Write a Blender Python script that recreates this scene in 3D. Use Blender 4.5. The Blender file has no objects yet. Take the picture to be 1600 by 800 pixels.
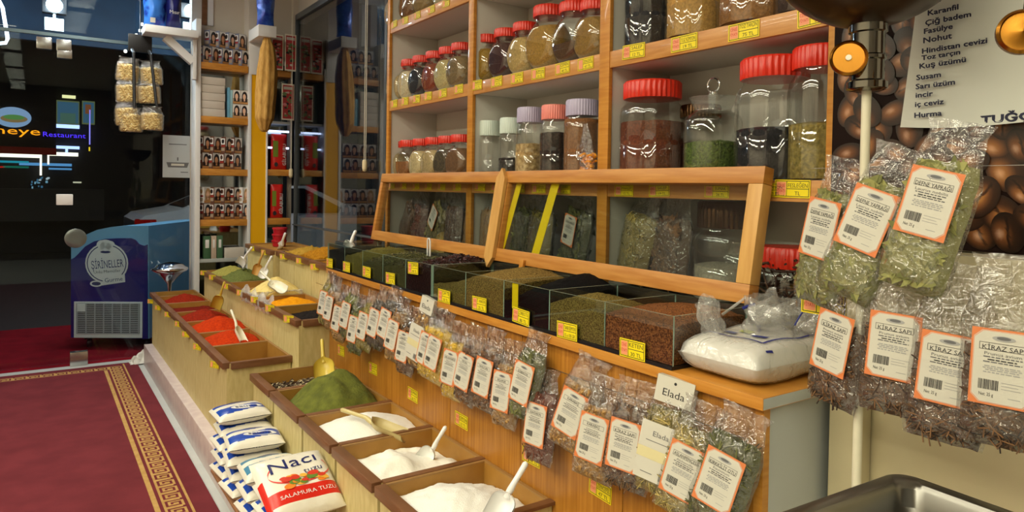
import bpy, bmesh, math, random
from mathutils import Vector, Matrix, noise
import numpy as np
S = bpy.context.scene
COL = S.collection
PI = math.pi
rad = math.radians
random.seed(7)

# ------------------------------------------------------------------ camera
YAW, PITCH, ROLL, FPX, PCY, EYE = rad(34.309), rad(-1.1397), rad(0.91628), 1092.31, 315.99, 1.45
fw = Vector((math.sin(YAW)*math.cos(PITCH), math.cos(YAW)*math.cos(PITCH), math.sin(PITCH)))
r0 = Vector((math.cos(YAW), -math.sin(YAW), 0)); u0 = r0.cross(fw)
rt = math.cos(ROLL)*r0+math.sin(ROLL)*u0; up = -math.sin(ROLL)*r0+math.cos(ROLL)*u0
CP = Vector((0, 0, EYE))
cam = bpy.data.cameras.new('camera'); co = bpy.data.objects.new('camera', cam); COL.objects.link(co)
cam.sensor_width = 36; cam.lens = FPX/1600*36; cam.shift_y = (PCY-400)/1600
cam.clip_start = 0.02; cam.clip_end = 200
co.matrix_world = Matrix(((rt.x, up.x, -fw.x, CP.x), (rt.y, up.y, -fw.y, CP.y), (rt.z, up.z, -fw.z, CP.z), (0, 0, 0, 1)))
S.camera = co
S.view_settings.view_transform = 'Standard'; S.view_settings.look = 'None'
S.view_settings.gamma = 1; S.view_settings.use_curve_mapping = False
S.view_settings.exposure = -0.26
S.cycles.max_bounces = 10; S.cycles.transparent_max_bounces = 40; S.cycles.caustics_reflective = False; S.cycles.caustics_refractive = False
S.cycles.use_denoising = True; S.cycles.sample_clamp_indirect = 6

def ray(x, y): return fw + rt*((x-800)/FPX) - up*((y-PCY)/FPX)
def onX(x, y, X): d = ray(x, y); return CP+d*(X/d.x)
def onY(x, y, Y): d = ray(x, y); return CP+d*(Y/d.y)
def onZ(x, y, Z): d = ray(x, y); return CP+d*((Z-EYE)/d.z)

# ------------------------------------------------------------------ world and lamps
def lin(c):
    c = [v/255 for v in c]
    return tuple((v/12.92 if v <= .04045 else ((v+.055)/1.055)**2.4) for v in c)+(1,)
w = bpy.data.worlds.new('night'); S.world = w; w.use_nodes = True
w.node_tree.nodes['Background'].inputs[0].default_value = (.004, .009, .02, 1)
w.node_tree.nodes['Background'].inputs[1].default_value = 1
def area(name, loc, sx, sy, power, col, rot=(0, 0, 0)):
    l = bpy.data.lights.new(name, 'AREA'); l.shape = 'RECTANGLE'; l.size = sx; l.size_y = sy; l.energy = power; l.color = col
    o = bpy.data.objects.new(name, l); COL.objects.link(o); o.location = loc; o.rotation_euler = rot; return o
WARM, COOL = (1, .945, .73), (.93, .96, 1)
LAMPS = [(x, y, 1.25) for y in (-1.6, -.1, 1.4, 2.9) for x in (-.25, -1.3, -2.35)]+[(.35, 4.5, 1.1), (.35, 5.75, 1.0), (-1.3, 4.5, 1.1)]
for x, y, l_ in LAMPS:
    area('fluorescent_tube_lamp', (x, y, 3.13), .16, l_, (20 if x > -1 else 30 if x > -2 else 44) if y < 4 else 30, WARM if y < 4 else (1, .975, .88))
area('car_fill_light', (2.6, 9.9, 4.6), .5, .5, 90, (1, .93, .82))  # unseen fill light added over the parked car
area('freezer_fill_light', (1.0, 6.62, 3.32), 1.1, .14, 46, (.9, .96, 1), (rad(14), 0, 0))  # fill light added to brighten the freezer side and the red mat

# ------------------------------------------------------------------ materials
class NT:
    def __init__(s, name):
        s.m = bpy.data.materials.new(name); s.m.use_nodes = True; s.t = s.m.node_tree; s.n = s.t.nodes; s.n.clear()
        s.out = s.n.new('ShaderNodeOutputMaterial')
    def a(s, typ, **kw):
        n = s.n.new(typ)
        for k, v in kw.items():
            if k in n.inputs: n.inputs[k].default_value = v
            else: setattr(n, k, v)
        return n
    def l(s, a, b): s.t.links.new(a, b)
def mat(name, c, rough=.5, metal=0, c2=None, scale=40, stretch=(1, 1, 1), bump=0, bscale=None, detail=4, spec=.5, coat=0, isl=0, emit=0, lo=.35, hi=.65, kind='noise'):
    t = NT(name); p = t.a('ShaderNodeBsdfPrincipled'); t.l(p.outputs[0], t.out.inputs[0])
    p.inputs['Roughness'].default_value = rough; p.inputs['Metallic'].default_value = metal
    p.inputs['Specular IOR Level'].default_value = spec; p.inputs['Coat Weight'].default_value = coat
    p.inputs['Base Color'].default_value = lin(c)
    if emit:
        p.inputs['Emission Color'].default_value = lin(c); p.inputs['Emission Strength'].default_value = emit
    if c2 or bump:
        tc = t.a('ShaderNodeTexCoord'); mp = t.a('ShaderNodeMapping'); mp.inputs['Scale'].default_value = stretch
        t.l(tc.outputs['Object'], mp.inputs[0])
    if c2:
        n = t.a('ShaderNodeTexNoise'); n.inputs['Scale'].default_value = scale; n.inputs['Detail'].default_value = detail
        t.l(mp.outputs[0], n.inputs['Vector'])
        cr = t.a('ShaderNodeValToRGB'); cr.color_ramp.elements[0].position = lo; cr.color_ramp.elements[1].position = hi
        cr.color_ramp.elements[0].color = lin(c); cr.color_ramp.elements[1].color = lin(c2)
        src = n.outputs['Fac']
        if isl:
            g = t.a('ShaderNodeNewGeometry'); mx = t.a('ShaderNodeMix'); mx.inputs[0].default_value = isl
            t.l(n.outputs['Fac'], mx.inputs[2]); t.l(g.outputs['Random Per Island'], mx.inputs[3]); src = mx.outputs[0]
        t.l(src, cr.inputs[0]); t.l(cr.outputs[0], p.inputs['Base Color'])
    if bump:
        b = t.a('ShaderNodeBump'); b.inputs['Strength'].default_value = bump; b.inputs['Distance'].default_value = .004
        n2 = t.a('ShaderNodeTexNoise'); n2.inputs['Scale'].default_value = bscale or scale; n2.inputs['Detail'].default_value = detail
        t.l(mp.outputs[0], n2.inputs['Vector']); t.l(n2.outputs['Fac'], b.inputs['Height']); t.l(b.outputs[0], p.inputs['Normal'])
    return t.m
def glass(name, base=.05, grazing=.6, power=4, tint=(1, 1, 1), rough=.01, milk=0, bump=0, bscale=30, milkc=(235, 235, 232)):
    t = NT(name)
    lw = t.a('ShaderNodeLayerWeight'); lw.inputs['Blend'].default_value = .5
    pw = t.a('ShaderNodeMath', operation='POWER'); pw.inputs[1].default_value = power; t.l(lw.outputs['Facing'], pw.inputs[0])
    ma = t.a('ShaderNodeMath', operation='MULTIPLY_ADD'); ma.inputs[1].default_value = grazing; ma.inputs[2].default_value = base
    t.l(pw.outputs[0], ma.inputs[0]); ma.use_clamp = True
    tr = t.a('ShaderNodeBsdfTransparent'); tr.inputs[0].default_value = tuple(tint)+(1,)
    gl = t.a('ShaderNodeBsdfGlossy'); gl.inputs['Roughness'].default_value = rough
    base_sh = tr
    if milk:
        df = t.a('ShaderNodeBsdfDiffuse'); df.inputs[0].default_value = lin(milkc)
        m0 = t.a('ShaderNodeMixShader'); m0.inputs[0].default_value = milk; t.l(tr.outputs[0], m0.inputs[1]); t.l(df.outputs[0], m0.inputs[2]); base_sh = m0
    mx = t.a('ShaderNodeMixShader'); t.l(ma.outputs[0], mx.inputs[0]); t.l(base_sh.outputs[0], mx.inputs[1]); t.l(gl.outputs[0], mx.inputs[2])
    t.l(mx.outputs[0], t.out.inputs[0])
    if bump:
        tc = t.a('ShaderNodeTexCoord'); n = t.a('ShaderNodeTexNoise'); n.inputs['Scale'].default_value = bscale; n.inputs['Detail'].default_value = 2
        n.inputs['Distortion'].default_value = 1.2
        b = t.a('ShaderNodeBump'); b.inputs['Strength'].default_value = bump; b.inputs['Distance'].default_value = .01
        t.l(tc.outputs['Object'], n.inputs['Vector']); t.l(n.outputs['Fac'], b.inputs['Height'])
        t.l(b.outputs[0], gl.inputs['Normal']); t.l(b.outputs[0], lw.inputs['Normal'])
    return t.m
def emis(name, c, s):
    t = NT(name); e = t.a('ShaderNodeEmission'); e.inputs[0].default_value = lin(c); e.inputs[1].default_value = s; t.l(e.outputs[0], t.out.inputs[0]); return t.m
def vcol(name, rough=.4):
    t = NT(name); p = t.a('ShaderNodeBsdfPrincipled'); p.inputs['Roughness'].default_value = rough
    c = t.a('ShaderNodeVertexColor'); c.layer_name = 'print'; t.l(c.outputs[0], p.inputs['Base Color']); t.l(p.outputs[0], t.out.inputs[0]); return t.m

M = {}
M['panel'] = mat('counter_wood', (156, 98, 28), .38, c2=(180, 122, 44), scale=9, stretch=(1, 14, .5), detail=5, coat=.1)
M['edge'] = mat('edge_wood', (184, 120, 42), .36, c2=(200, 140, 58), scale=14, stretch=(1, .5, 6), coat=.2)
M['shelfedge'] = mat('shelf_edge_wood', (184, 124, 62), .34, c2=(200, 144, 80), scale=12, stretch=(1, .7, 8), coat=.2)
M['pine'] = mat('pine_wood', (176, 114, 46), .42, c2=(194, 136, 66), scale=10, stretch=(1, .6, 8), detail=5)
M['pinelight'] = mat('pale_pine_wood', (198, 148, 78), .42, c2=(212, 164, 94), scale=10, stretch=(1, 5, .6), detail=5)
M['laminate'] = mat('grey_laminate', (206, 203, 194), .5)
M['grey'] = mat('grey_board', (172, 176, 172), .5)
M['cream'] = mat('cream_laminate', (206, 190, 134), .55, c2=(192, 174, 116), scale=60, stretch=(1, 1, .25))
M['tan'] = mat('tan_board', (168, 124, 54), .5, c2=(156, 110, 42), scale=10)
M['brown'] = mat('brown_trim', (104, 66, 38), .42, c2=(122, 82, 52), scale=16, stretch=(1, .3, 3))
M['white'] = mat('white_paint', (226, 226, 224), .45)
M['offwhite'] = mat('off_white_plastic', (236, 230, 210), .35)
M['wall'] = mat('wall_plaster', (206, 196, 182), .8, c2=(198, 188, 172), scale=3)
M['ceil'] = mat('ceiling_paint', (225, 220, 210), .8)
M['tile'] = mat('floor_tile', (196, 198, 194), .3, c2=(184, 188, 186), scale=5)
M['plinth'] = mat('marble_plinth', (196, 178, 178), .35, c2=(210, 196, 192), scale=20)
M['carpet'] = mat('red_carpet', (112, 46, 52), .95, c2=(100, 40, 46), scale=6, bump=.3, bscale=500, spec=.1)
M['carpetgold'] = mat('gold_carpet', (186, 150, 92), .95, c2=(170, 134, 76), scale=30, bump=.3, bscale=500, spec=.1)
M['redmat'] = mat('red_mat_outside', (128, 12, 26), .95, spec=.1, c2=(108, 8, 20), scale=5)
M['yellowcol'] = mat('yellow_board', (244, 180, 6), .4)
M['red'] = mat('red_plastic', (206, 34, 18), .3)
M['redjar'] = mat('red_lid_plastic', (206, 44, 24), .3)
M['lilac'] = mat('lilac_plastic', (176, 168, 196), .4)
M['pink'] = mat('pink_plastic', (226, 130, 118), .4)
M['mint'] = mat('pale_mint_plastic', (206, 220, 210), .4)
M['steel'] = mat('steel', (190, 190, 188), .24, 1)
M['chrome'] = mat('chrome', (225, 225, 228), .08, 1)
M['brass'] = mat('brass', (158, 108, 40), .26, 1)
M['darkmetal'] = mat('brown_metal', (70, 46, 22), .25, .8)
M['black'] = mat('black_plastic', (18, 18, 20), .4)
M['tagy'] = mat('yellow_card', (236, 214, 22), .45)
M['tagp'] = mat('pink_print', (232, 150, 110), .5)
M['ink'] = mat('black_ink', (28, 28, 30), .6)
M['redink'] = mat('red_ink', (190, 30, 20), .6)
M['greyink'] = mat('grey_ink', (96, 96, 98), .6)
M['paleink'] = mat('pale_grey_ink', (156, 156, 154), .6)
M['blueink'] = mat('blue_ink', (30, 40, 120), .6)
M['paper'] = mat('label_paper', (198, 195, 182), .5)
M['orange'] = mat('orange_print', (208, 118, 64), .5)
M['glass'] = glass('jar_glass', .10, .6, 2.6, (.97, .985, .975), .015)
M['pane'] = glass('clear_pane', .07, .75, 4, (.93, .96, .95), .006)
M['window'] = glass('window_glass', .10, .95, 4, (.72, .78, .80), .004)
M['glassedge'] = mat('glass_edge', (150, 176, 160), .2)
M['film'] = glass('cellophane', .125, .62, 2.2, (.98, .98, .98), .10, milk=.022, bump=1.0, bscale=55)
M['poly2'] = glass('clear_polythene', .12, .5, 2.5, (.95, .95, .95), .14, milk=.2, bump=.8, bscale=30)
M['shopglass'] = glass('shop_front_glass', .018, .6, 5, (.80, .86, .88), .004)
M['poly'] = glass('milky_polythene', .08, .4, 3, (.95, .95, .95), .12, milk=.34, bump=1, bscale=22)
M['salt'] = mat('white_salt', (244, 243, 236), .7, bump=.6, bscale=320)
M['flour'] = mat('white_powder', (242, 240, 228), .85, bump=.5, bscale=90)
M['henna'] = mat('green_henna', (104, 108, 30), .9, c2=(80, 86, 18), scale=26, bump=1, bscale=110)
M['loofah'] = mat('loofah_fibre', (204, 160, 84), .9, c2=(180, 132, 60), scale=60, stretch=(1, 1, .25), bump=1, bscale=70)
M['mirror'] = mat('mirror', (200, 206, 206), .03, 1)
M['navy'] = mat('navy_freezer_paint', (24, 26, 110), .3)
M['skyblue'] = mat('pale_blue_freezer_paint', (120, 172, 206), .35)
M['bluebag'] = mat('blue_foil', (20, 44, 150), .22, .2, c2=(60, 110, 210), scale=14, bump=.6, bscale=24)
M['sackwhite'] = mat('salt_sack_film', (230, 226, 212), .28, bump=.7, bscale=34)
M['sackblue'] = mat('blue_print', (28, 70, 170), .28, bump=.5, bscale=34)
M['sackteal'] = mat('teal_print', (70, 130, 164), .3)
M['asphalt'] = mat('asphalt', (34, 32, 30), .9)
M['darkwall'] = mat('dark_facade', (16, 17, 20), .8)
M['added_canopy'] = mat('ceiling_reflection_teal', (40, 80, 112), .6, c2=(30, 64, 94), scale=4)  # teal of the reflected ceiling put into the colour
M['carwhite'] = mat('white_car_paint', (214, 214, 216), .25, coat=.5)
def seedmat(name, a, b, sc=160, rough=.8, bump=1.0, bs=None): return mat(name, a, rough, c2=b, scale=sc, bump=bump, bscale=bs or sc, lo=.38, hi=.62, spec=.12)

# ------------------------------------------------------------------ mesh builder
_txt = {}
def text_geo(s):
    if s not in _txt:
        c = bpy.data.curves.new('t', 'FONT'); c.body = s; c.size = 1; c.resolution_u = 2; c.align_x = 'CENTER'; c.align_y = 'CENTER'
        o = bpy.data.objects.new('t', c); me = bpy.data.meshes.new_from_object(o)
        vs = [v.co.copy() for v in me.vertices]; fs = [tuple(p.vertices) for p in me.polygons]
        bpy.data.objects.remove(o); bpy.data.curves.remove(c); bpy.data.meshes.remove(me)
        xs = [v.x for v in vs] or [0, 1]; ys = [v.y for v in vs] or [0, 1]
        _txt[s] = (vs, fs, max(xs)-min(xs), (max(xs)+min(xs))/2, (max(ys)+min(ys))/2, max(ys)-min(ys))
    return _txt[s]
def basis(o, right, upv):
    r = Vector(right).normalized(); n = r.cross(Vector(upv)).normalized(); u = n.cross(r)
    o = Vector(o)
    return Matrix(((r.x, u.x, n.x, o.x), (r.y, u.y, n.y, o.y), (r.z, u.z, n.z, o.z), (0, 0, 0, 1)))
AISLE = lambda o: basis(o, (0, -1, 0), (0, 0, 1))      # a plane facing the aisle
FRONT = lambda o: basis(o, (1, 0, 0), (0, 0, 1))       # a plane facing the viewer's end of the shop
class MB:
    def __init__(s): s.v = []; s.f = []; s.m = []; s.c = None
    def poly(s, pts, mi=0):
        n = len(s.v); s.v += [Vector(p) for p in pts]; s.f.append(tuple(range(n, n+len(pts)))); s.m.append(mi); return s
    def add(s, o, mx=None, mi=None):
        n = len(s.v); s.v += [(mx @ v if mx else v.copy()) for v in o.v]
        s.f += [tuple(i+n for i in f) for f in o.f]; s.m += [mi if mi is not None else k for k in o.m]; return s
    def box(s, x0, x1, y0, y1, z0, z1, mi=0, ms=None, mx=None):
        n = len(s.v); P = [Vector((x, y, z)) for z in (z0, z1) for y in (y0, y1) for x in (x0, x1)]
        s.v += [mx @ p for p in P] if mx else P
        F = [(0, 2, 3, 1), (4, 5, 7, 6), (0, 1, 5, 4), (2, 6, 7, 3), (0, 4, 6, 2), (1, 3, 7, 5)]   # -z +z -y +y -x +x
        for k, f in enumerate(F): s.f.append(tuple(n+i for i in f)); s.m.append(ms[k] if ms else mi)
        return s
    def tube(s, pts, r, n=8, mi=0, cap=True):
        pts = [Vector(p) for p in pts]; rs = r if isinstance(r, (list, tuple)) else [r]*len(pts)
        b = len(s.v); side = None
        for i, p in enumerate(pts):
            d = (pts[min(i+1, len(pts)-1)]-pts[max(i-1, 0)]).normalized()
            if side is None: side = d.orthogonal().normalized()
            side = (side-d*side.dot(d)).normalized(); o = d.cross(side)
            for k in range(n):
                a = 2*PI*k/n; s.v.append(p+(side*math.cos(a)+o*math.sin(a))*rs[i])
        for i in range(len(pts)-1):
            for k in range(n):
                s.f.append((b+i*n+k, b+i*n+(k+1) % n, b+(i+1)*n+(k+1) % n, b+(i+1)*n+k)); s.m.append(mi)
        if cap:
            s.f.append(tuple(b+k for k in range(n))[::-1]); s.m.append(mi)
            s.f.append(tuple(b+(len(pts)-1)*n+k for k in range(n))); s.m.append(mi)
        return s
    def lathe(s, prof, n=24, mi=0, mx=None, cap0=True, cap1=True, mod=None):
        b = len(s.v)
        for i, (r, z) in enumerate(prof):
            for k in range(n):
                a = 2*PI*k/n; rr = r*(mod(a, z) if mod else 1); p = Vector((rr*math.cos(a), rr*math.sin(a), z)); s.v.append(mx @ p if mx else p)
        L = len(prof)
        for i in range(L-1):
            for k in range(n):
                s.f.append((b+i*n+k, b+i*n+(k+1) % n, b+(i+1)*n+(k+1) % n, b+(i+1)*n+k)); s.m.append(mi)
        if cap0 and prof[0][0] > 1e-6: s.f.append(tuple(b+k for k in range(n))[::-1]); s.m.append(mi)
        if cap1 and prof[-1][0] > 1e-6: s.f.append(tuple(b+(L-1)*n+k for k in range(n))); s.m.append(mi)
        return s
    def grid(s, fn, nu, nv, mi=0, flip=False, wrap=False):
        b = len(s.v); W = nu if wrap else nu+1
        for j in range(nv+1):
            for i in range(W): s.v.append(Vector(fn(i/nu, j/nv)))
        for j in range(nv):
            for i in range(nu):
                i2 = (i+1) % W if wrap else i+1
                f = (b+j*W+i, b+j*W+i2, b+(j+1)*W+i2, b+(j+1)*W+i)
                s.f.append(f[::-1] if flip else f); s.m.append(mi)
        return s
    def text(s, st, h, mx, mi=0, width=None, stretch=1):
        vs, fs, wd, cx, cy, ht = text_geo(st); n = len(s.v); k = h/.73; kx = k*stretch
        if width and wd*k > 0: kx = width/max(wd, 1e-6)
        s.v += [mx @ Vector(((v.x-cx)*kx, (v.y-cy)*k, 0)) for v in vs]
        s.f += [tuple(i+n for i in f) for f in fs]; s.m += [mi]*len(fs); return s
    def ell(s, c, r, mx, mi=0, n=20, z=0):
        s.poly([mx @ Vector((c[0]+r[0]*math.cos(2*PI*k/n), c[1]+r[1]*math.sin(2*PI*k/n), z)) for k in range(n)], mi); return s
    def rect(s, x0, x1, y0, y1, mx, mi=0, z=0):
        s.poly([mx @ Vector(p) for p in ((x0, y0, z), (x1, y0, z), (x1, y1, z), (x0, y1, z))], mi); return s
    def mesh(s, name, mats, origin=None, bevel=0, smooth=True, angle=35, merge=False):
        me = bpy.data.meshes.new(name); o = Vector(origin) if origin is not None else Vector()
        me.from_pydata([tuple(v-o) for v in s.v], [], s.f)
        for m in (mats if isinstance(mats, (list, tuple)) else [mats]): me.materials.append(M[m] if isinstance(m, str) else m)
        me.polygons.foreach_set('material_index', s.m)
        if bevel or merge:
            bm = bmesh.new(); bm.from_mesh(me)
            if merge: bmesh.ops.remove_doubles(bm, verts=bm.verts, dist=1e-5)
            if bevel:
                es = [e for e in bm.edges if len(e.link_faces) == 2 and e.calc_face_angle(0) > .5]
                bmesh.ops.bevel(bm, geom=es, offset=bevel, segments=2, affect='EDGES', profile=.6, clamp_overlap=True)
            bm.to_mesh(me); bm.free()
        if smooth:
            me.polygons.foreach_set('use_smooth', [True]*len(me.polygons)); me.set_sharp_from_angle(angle=rad(angle))
        me.update(); return me
    def build(s, name, mats, parent=None, origin=None, loc=None, **kw):
        ob = bpy.data.objects.new(name, s.mesh(name, mats, origin, **kw)); COL.objects.link(ob)
        if parent: ob.parent = parent
        if loc is not None: ob.location = loc
        elif origin is not None and not parent: ob.location = origin
        return ob
def tag(o, label=None, cat=None, group=None, kind=None):
    if label: o['label'] = label
    if cat: o['category'] = cat
    if group: o['group'] = group
    if kind: o['kind'] = kind
    return o
def empty(name, loc, label, cat, group=None, rot=None):
    o = bpy.data.objects.new(name, None); COL.objects.link(o); o.location = loc; o.empty_display_size = .05
    if rot is not None: o.rotation_euler = rot
    return tag(o, label, cat, group)
def struct(name, mb, mats, **kw): return tag(mb.build(name, mats, **kw), kind='structure')
KIDS = {}
def copy_tree(o, loc, rot=None, label=None, group=None):
    c = o.copy(); COL.objects.link(c); c.location = loc
    if rot is not None: c.rotation_euler = rot
    for ch in o.children:
        k = ch.copy(); COL.objects.link(k); k.parent = c
        for g in ch.children:
            q = g.copy(); COL.objects.link(q); q.parent = k
    return tag(c, label, None, group)
ORD = ['first', 'second', 'third', 'fourth', 'fifth', 'sixth', 'seventh', 'eighth', 'ninth', 'tenth', 'eleventh', 'twelfth', 'thirteenth', 'fourteenth', 'fifteenth', 'sixteenth', 'seventeenth', 'eighteenth', 'nineteenth', 'twentieth', 'twenty-first', 'twenty-second', 'twenty-third', 'twenty-fourth', 'twenty-fifth']
def nz(x, y, z=0): return noise.noise(Vector((x, y, z)))
# ------------------------------------------------------------------ setting
struct('floor', MB().box(-3.2, 2.05, -2.6, 6.45, -.05, 0), 'tile')
struct('ceiling', MB().box(-3.3, 2.15, -2.7, 6.5, 3.2, 3.28), 'ceil')
struct('wall_left', MB().box(-3.3, -3.2, -2.7, 6.45, 0, 3.2), mat('pale_wall_board', (196, 186, 168), .8))
struct('wall_back', MB().box(-3.3, 2.15, -2.7, -2.6, 0, 3.2), mat('rear_wall', (120, 108, 92), .8))
wl = MB().box(1.93, 2.05, .95, 4.26, 0, 3.2).box(1.93, 2.05, 4.26, 6.45, 0, .88).box(1.93, 2.05, 4.26, 6.45, 2.93, 3.2)
struct('wall_side', wl, 'wall')
struct('wall_far', MB().box(1.085, 1.93, 6.40, 6.45, 0, 3.2).box(1.505, 1.93, 6.24, 6.40, 2.56, 3.2), 'wall')
struct('trim_1', MB().box(1.16, 1.20, 6.385, 6.399, 2.79, 3.19, 0).box(1.205, 1.25, 6.385, 6.399, 2.79, 3.19, 1), ['brown', 'white'])
struct('wall_right', MB().box(1.58, 2.05, -2.6, .94, 1.335, 3.2), 'wall')
beige = mat('beige_panel', (196, 184, 148), .3, coat=.3)
struct('wall_lower', MB().box(1.50, 2.05, -2.6, .874, 0, 1.333), beige, bevel=.004)
struct('trim_2', MB().box(1.455, 1.498, .80, .872, 0, 1.0), beige, bevel=.004)
win = MB().box(1.915, 1.921, 4.28, 6.22, .88, 2.93)
wn = struct('window_1', win, 'window')
fr = MB()
for y0, y1 in ((4.262, 4.30), (6.195, 6.22)): fr.box(1.895, 1.925, y0, y1, .88, 2.93)
fr.box(1.885, 1.912, 4.262, 6.22, 1.092, 1.104); fr.box(1.895, 1.925, 4.262, 6.22, 2.90, 2.95)
fo = fr.build('window_frame', mat('grey_window_frame', (74, 78, 80), .4), wn, bevel=.003)
night = MB().box(3.2, 3.3, 3.5, 8, -.5, 5); struct('wall_neighbour', night, 'darkwall')
# shop front
g2 = struct('window_2', MB().box(-.55, 1.08, 6.45, 6.458, .02, 3.2), 'shopglass')
def clamp_box(nm, px, py, w_, h_, par, m='steel'):
    p = onY(px, py, 6.43); MB().box(p.x-w_/2, p.x+w_/2, 6.425, 6.475, p.z-h_/2, p.z+h_/2).build(nm, m, par, bevel=.006)
clamp_box('clamp', 100, 71, .10, .09, g2); clamp_box('clamp', 101, 84, .10, .07, g2)
door = struct('door_1', MB().box(-2.9, -.56, 6.45, 6.458, .02, 2.56), 'shopglass')
clamp_box('clamp', 69, 67, .1, .09, door)
clamp_box('lock', 101, 312, .11, .085, g2, 'white')
p = onY(118, 372, 6.42)
kn = MB().lathe([(0, 0), (.045, 0), (.07, .02), (.075, .03), (.05, .04), (.02, .034), (0, .034)], 28, 0, Matrix.Translation(p) @ Matrix.Rotation(PI/2, 4, 'X'))
kn.build('knob', mat('clear_knob', (112, 118, 116), .2, .5), g2)
p = onZ(122, 566, 0); MB().box(p.x-.06, p.x+.06, 6.42, 6.48, 0, .11).build('floor_clamp', 'steel', g2, bevel=.004)
struct('window_3', MB().box(-3.2, -.56, 6.45, 6.458, 2.58, 3.2), 'shopglass')
struct('trim_3', MB().box(-3.2, 1.08, 6.44, 6.468, 2.56, 2.585), mat('rail_metal', (120, 140, 150), .3, .8))
# ceiling lamps; cross plates added to hide the tubes from the shop glass
for k, (x, y, l_) in enumerate(LAMPS):
    t = empty('ceiling_lamp', (x, y, 3.2), 'white fluorescent ceiling lamp over the aisle with added glare-blocking louvres, outside the frame', 'lamp', 'ceiling lamps with added louvres')
    MB().box(x-.11, x+.11, y-l_/2-.03, y+l_/2+.03, 3.14, 3.199).build('housing', 'white', t, origin=(x, y, 3.2))
    lv = MB()
    n_ = 6
    for i in range(n_+1): yy = y-l_/2+l_*i/n_; lv.box(x-.105, x+.105, yy-.0015, yy+.0015, 3.06, 3.126)
    lv.build('added_louvre', 'grey', t, origin=(x, y, 3.2))
# outside
struct('ground_outside', MB().box(-14, 8, 6.46, 40, -.1, -.02), 'asphalt')
struct('added_canopy', MB().box(-7, 2.2, 6.5, 8.6, 3.42, 3.47).box(-7, 2.2, 8.6, 8.66, 2.87, 3.47), 'added_canopy')  # added slab and fascia standing in for the ceiling reflection in the upper glass
fa = MB().box(-9.0, 6, 17.0, 17.3, 0, 9); struct('wall_facade', fa, 'darkwall')

rm = MB().box(-3.4, 1.3, 6.47, 8.35, -.02, -.008)
tag(rm.build('door_mat', 'redmat', origin=(-1, 7.4, -.02)), 'large plain red mat on the ground outside the glass door', 'mat')

# carpet with a greek key border
KEY = ["11111110", "10000000", "10111111", "10100001", "10101101", "10111101", "10000001", "11111111"]
cb = MB(); U = .0108
XG0, XG1, XK0, XT = .437, .459, .474, .575
def strip(x0, x1, y0, y1, mi): cb.poly([(x0, y0, .008), (x1, y0, .008), (x1, y1, .008), (x0, y1, .008)], mi)
yk = 6.235; YF = 6.30
nrow = int((yk-1.6)/U)
strip(-3.0, XG0, 1.0, yk-.1, 0); strip(XG0, XG1, 1.0, yk-.1, 1); strip(XG1, XK0, 1.0, yk-.1, 0)
strip(XK0, XK0+8*U, 1.0, yk-nrow*U, 1)
for r in range(nrow):
    y1 = yk-r*U; y0 = y1-U
    c = 0
    while c < 8:
        v = KEY[r % 8][c]; e = c
        while e < 8 and KEY[r % 8][e] == v: e += 1
        strip(XK0+c*U, XK0+e*U, y0, y1, 1 if v == '1' else 0); c = e
strip(XK0+8*U, XT, 1.0, YF+.02, 0); strip(XT, XT+.011, 1.0, YF-.01, 1); strip(XT+.011, .675, 1.0, YF+.02, 0)
ncol = int((XK0+3.0)/U)
for c in range(ncol):
    x1 = XK0-c*U; r = 0
    while r < 8:
        v = KEY[r][c % 8] if c % 8 < 8 else '0'; e = r
        while e < 8 and KEY[e][c % 8] == v: e += 1
        strip(x1-U, x1, yk-e*U, yk-r*U, 1 if v == '1' else 0); r = e
strip(-3.0, XK0, yk-.1, yk-8*U, 0) if 8*U < .1 else None
strip(-3.0, XK0+8*U, yk, YF+.02, 0)
cb.box(-3.0, .675, 1.0, YF+.02, 0.0005, .0078, 0)
tag(cb.build('carpet', ['carpet', 'carpetgold'], origin=(0, 3, 0), smooth=False), 'dark red carpet runner with gold greek key border on the shop floor', 'carpet')
struct('trim_4', MB().box(.716, .98, 1.6, 6.2, 0, .165), 'plinth', bevel=.004)

# ------------------------------------------------------------------ counter
CX, WT = 1.225, 1.03
YN, YFAR = .877, 3.465
cn = empty('counter', (1.4, 2.2, 0), 'long wood fronted counter carrying the glass seed troughs', 'counter')
seams = [YN+.012, 1.30, 1.756, 2.201, 2.625, 3.05, YFAR]
for a, b in zip(seams[:-1], seams[1:]):
    MB().box(1.245, 1.263, a+.0015, b-.0015, .02, WT-.027).build('front_panel', 'panel', cn, origin=(1.4, 2.2, 0), bevel=.001)
tag(MB().box(1.264, 1.58, YN+.012, YN+.03, 0, WT-.027).build('end_panel', 'grey', cn, origin=(1.4, 2.2, 0), bevel=.001), 'grey laminate end panel')
MB().box(1.264, 1.88, YN+.032, YFAR, .0, WT-.027).build('carcass', 'grey', cn, origin=(1.4, 2.2, 0))
MB().box(1.244, 1.2645, YN+.0105, YN+.0315, 0, WT-.027).build('corner_edge', 'edge', cn, origin=(1.4, 2.2, 0))
wt = MB().box(CX, 1.90, YN, YFAR, WT-.026, WT, ms=[0, 0, 1, 0, 0, 0])
wo = tag(wt.build('worktop', ['edge', 'grey'], origin=(1.4, 2.2, WT-.026), bevel=.0015), 'orange wood worktop running along the counter under the troughs', 'worktop')

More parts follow.
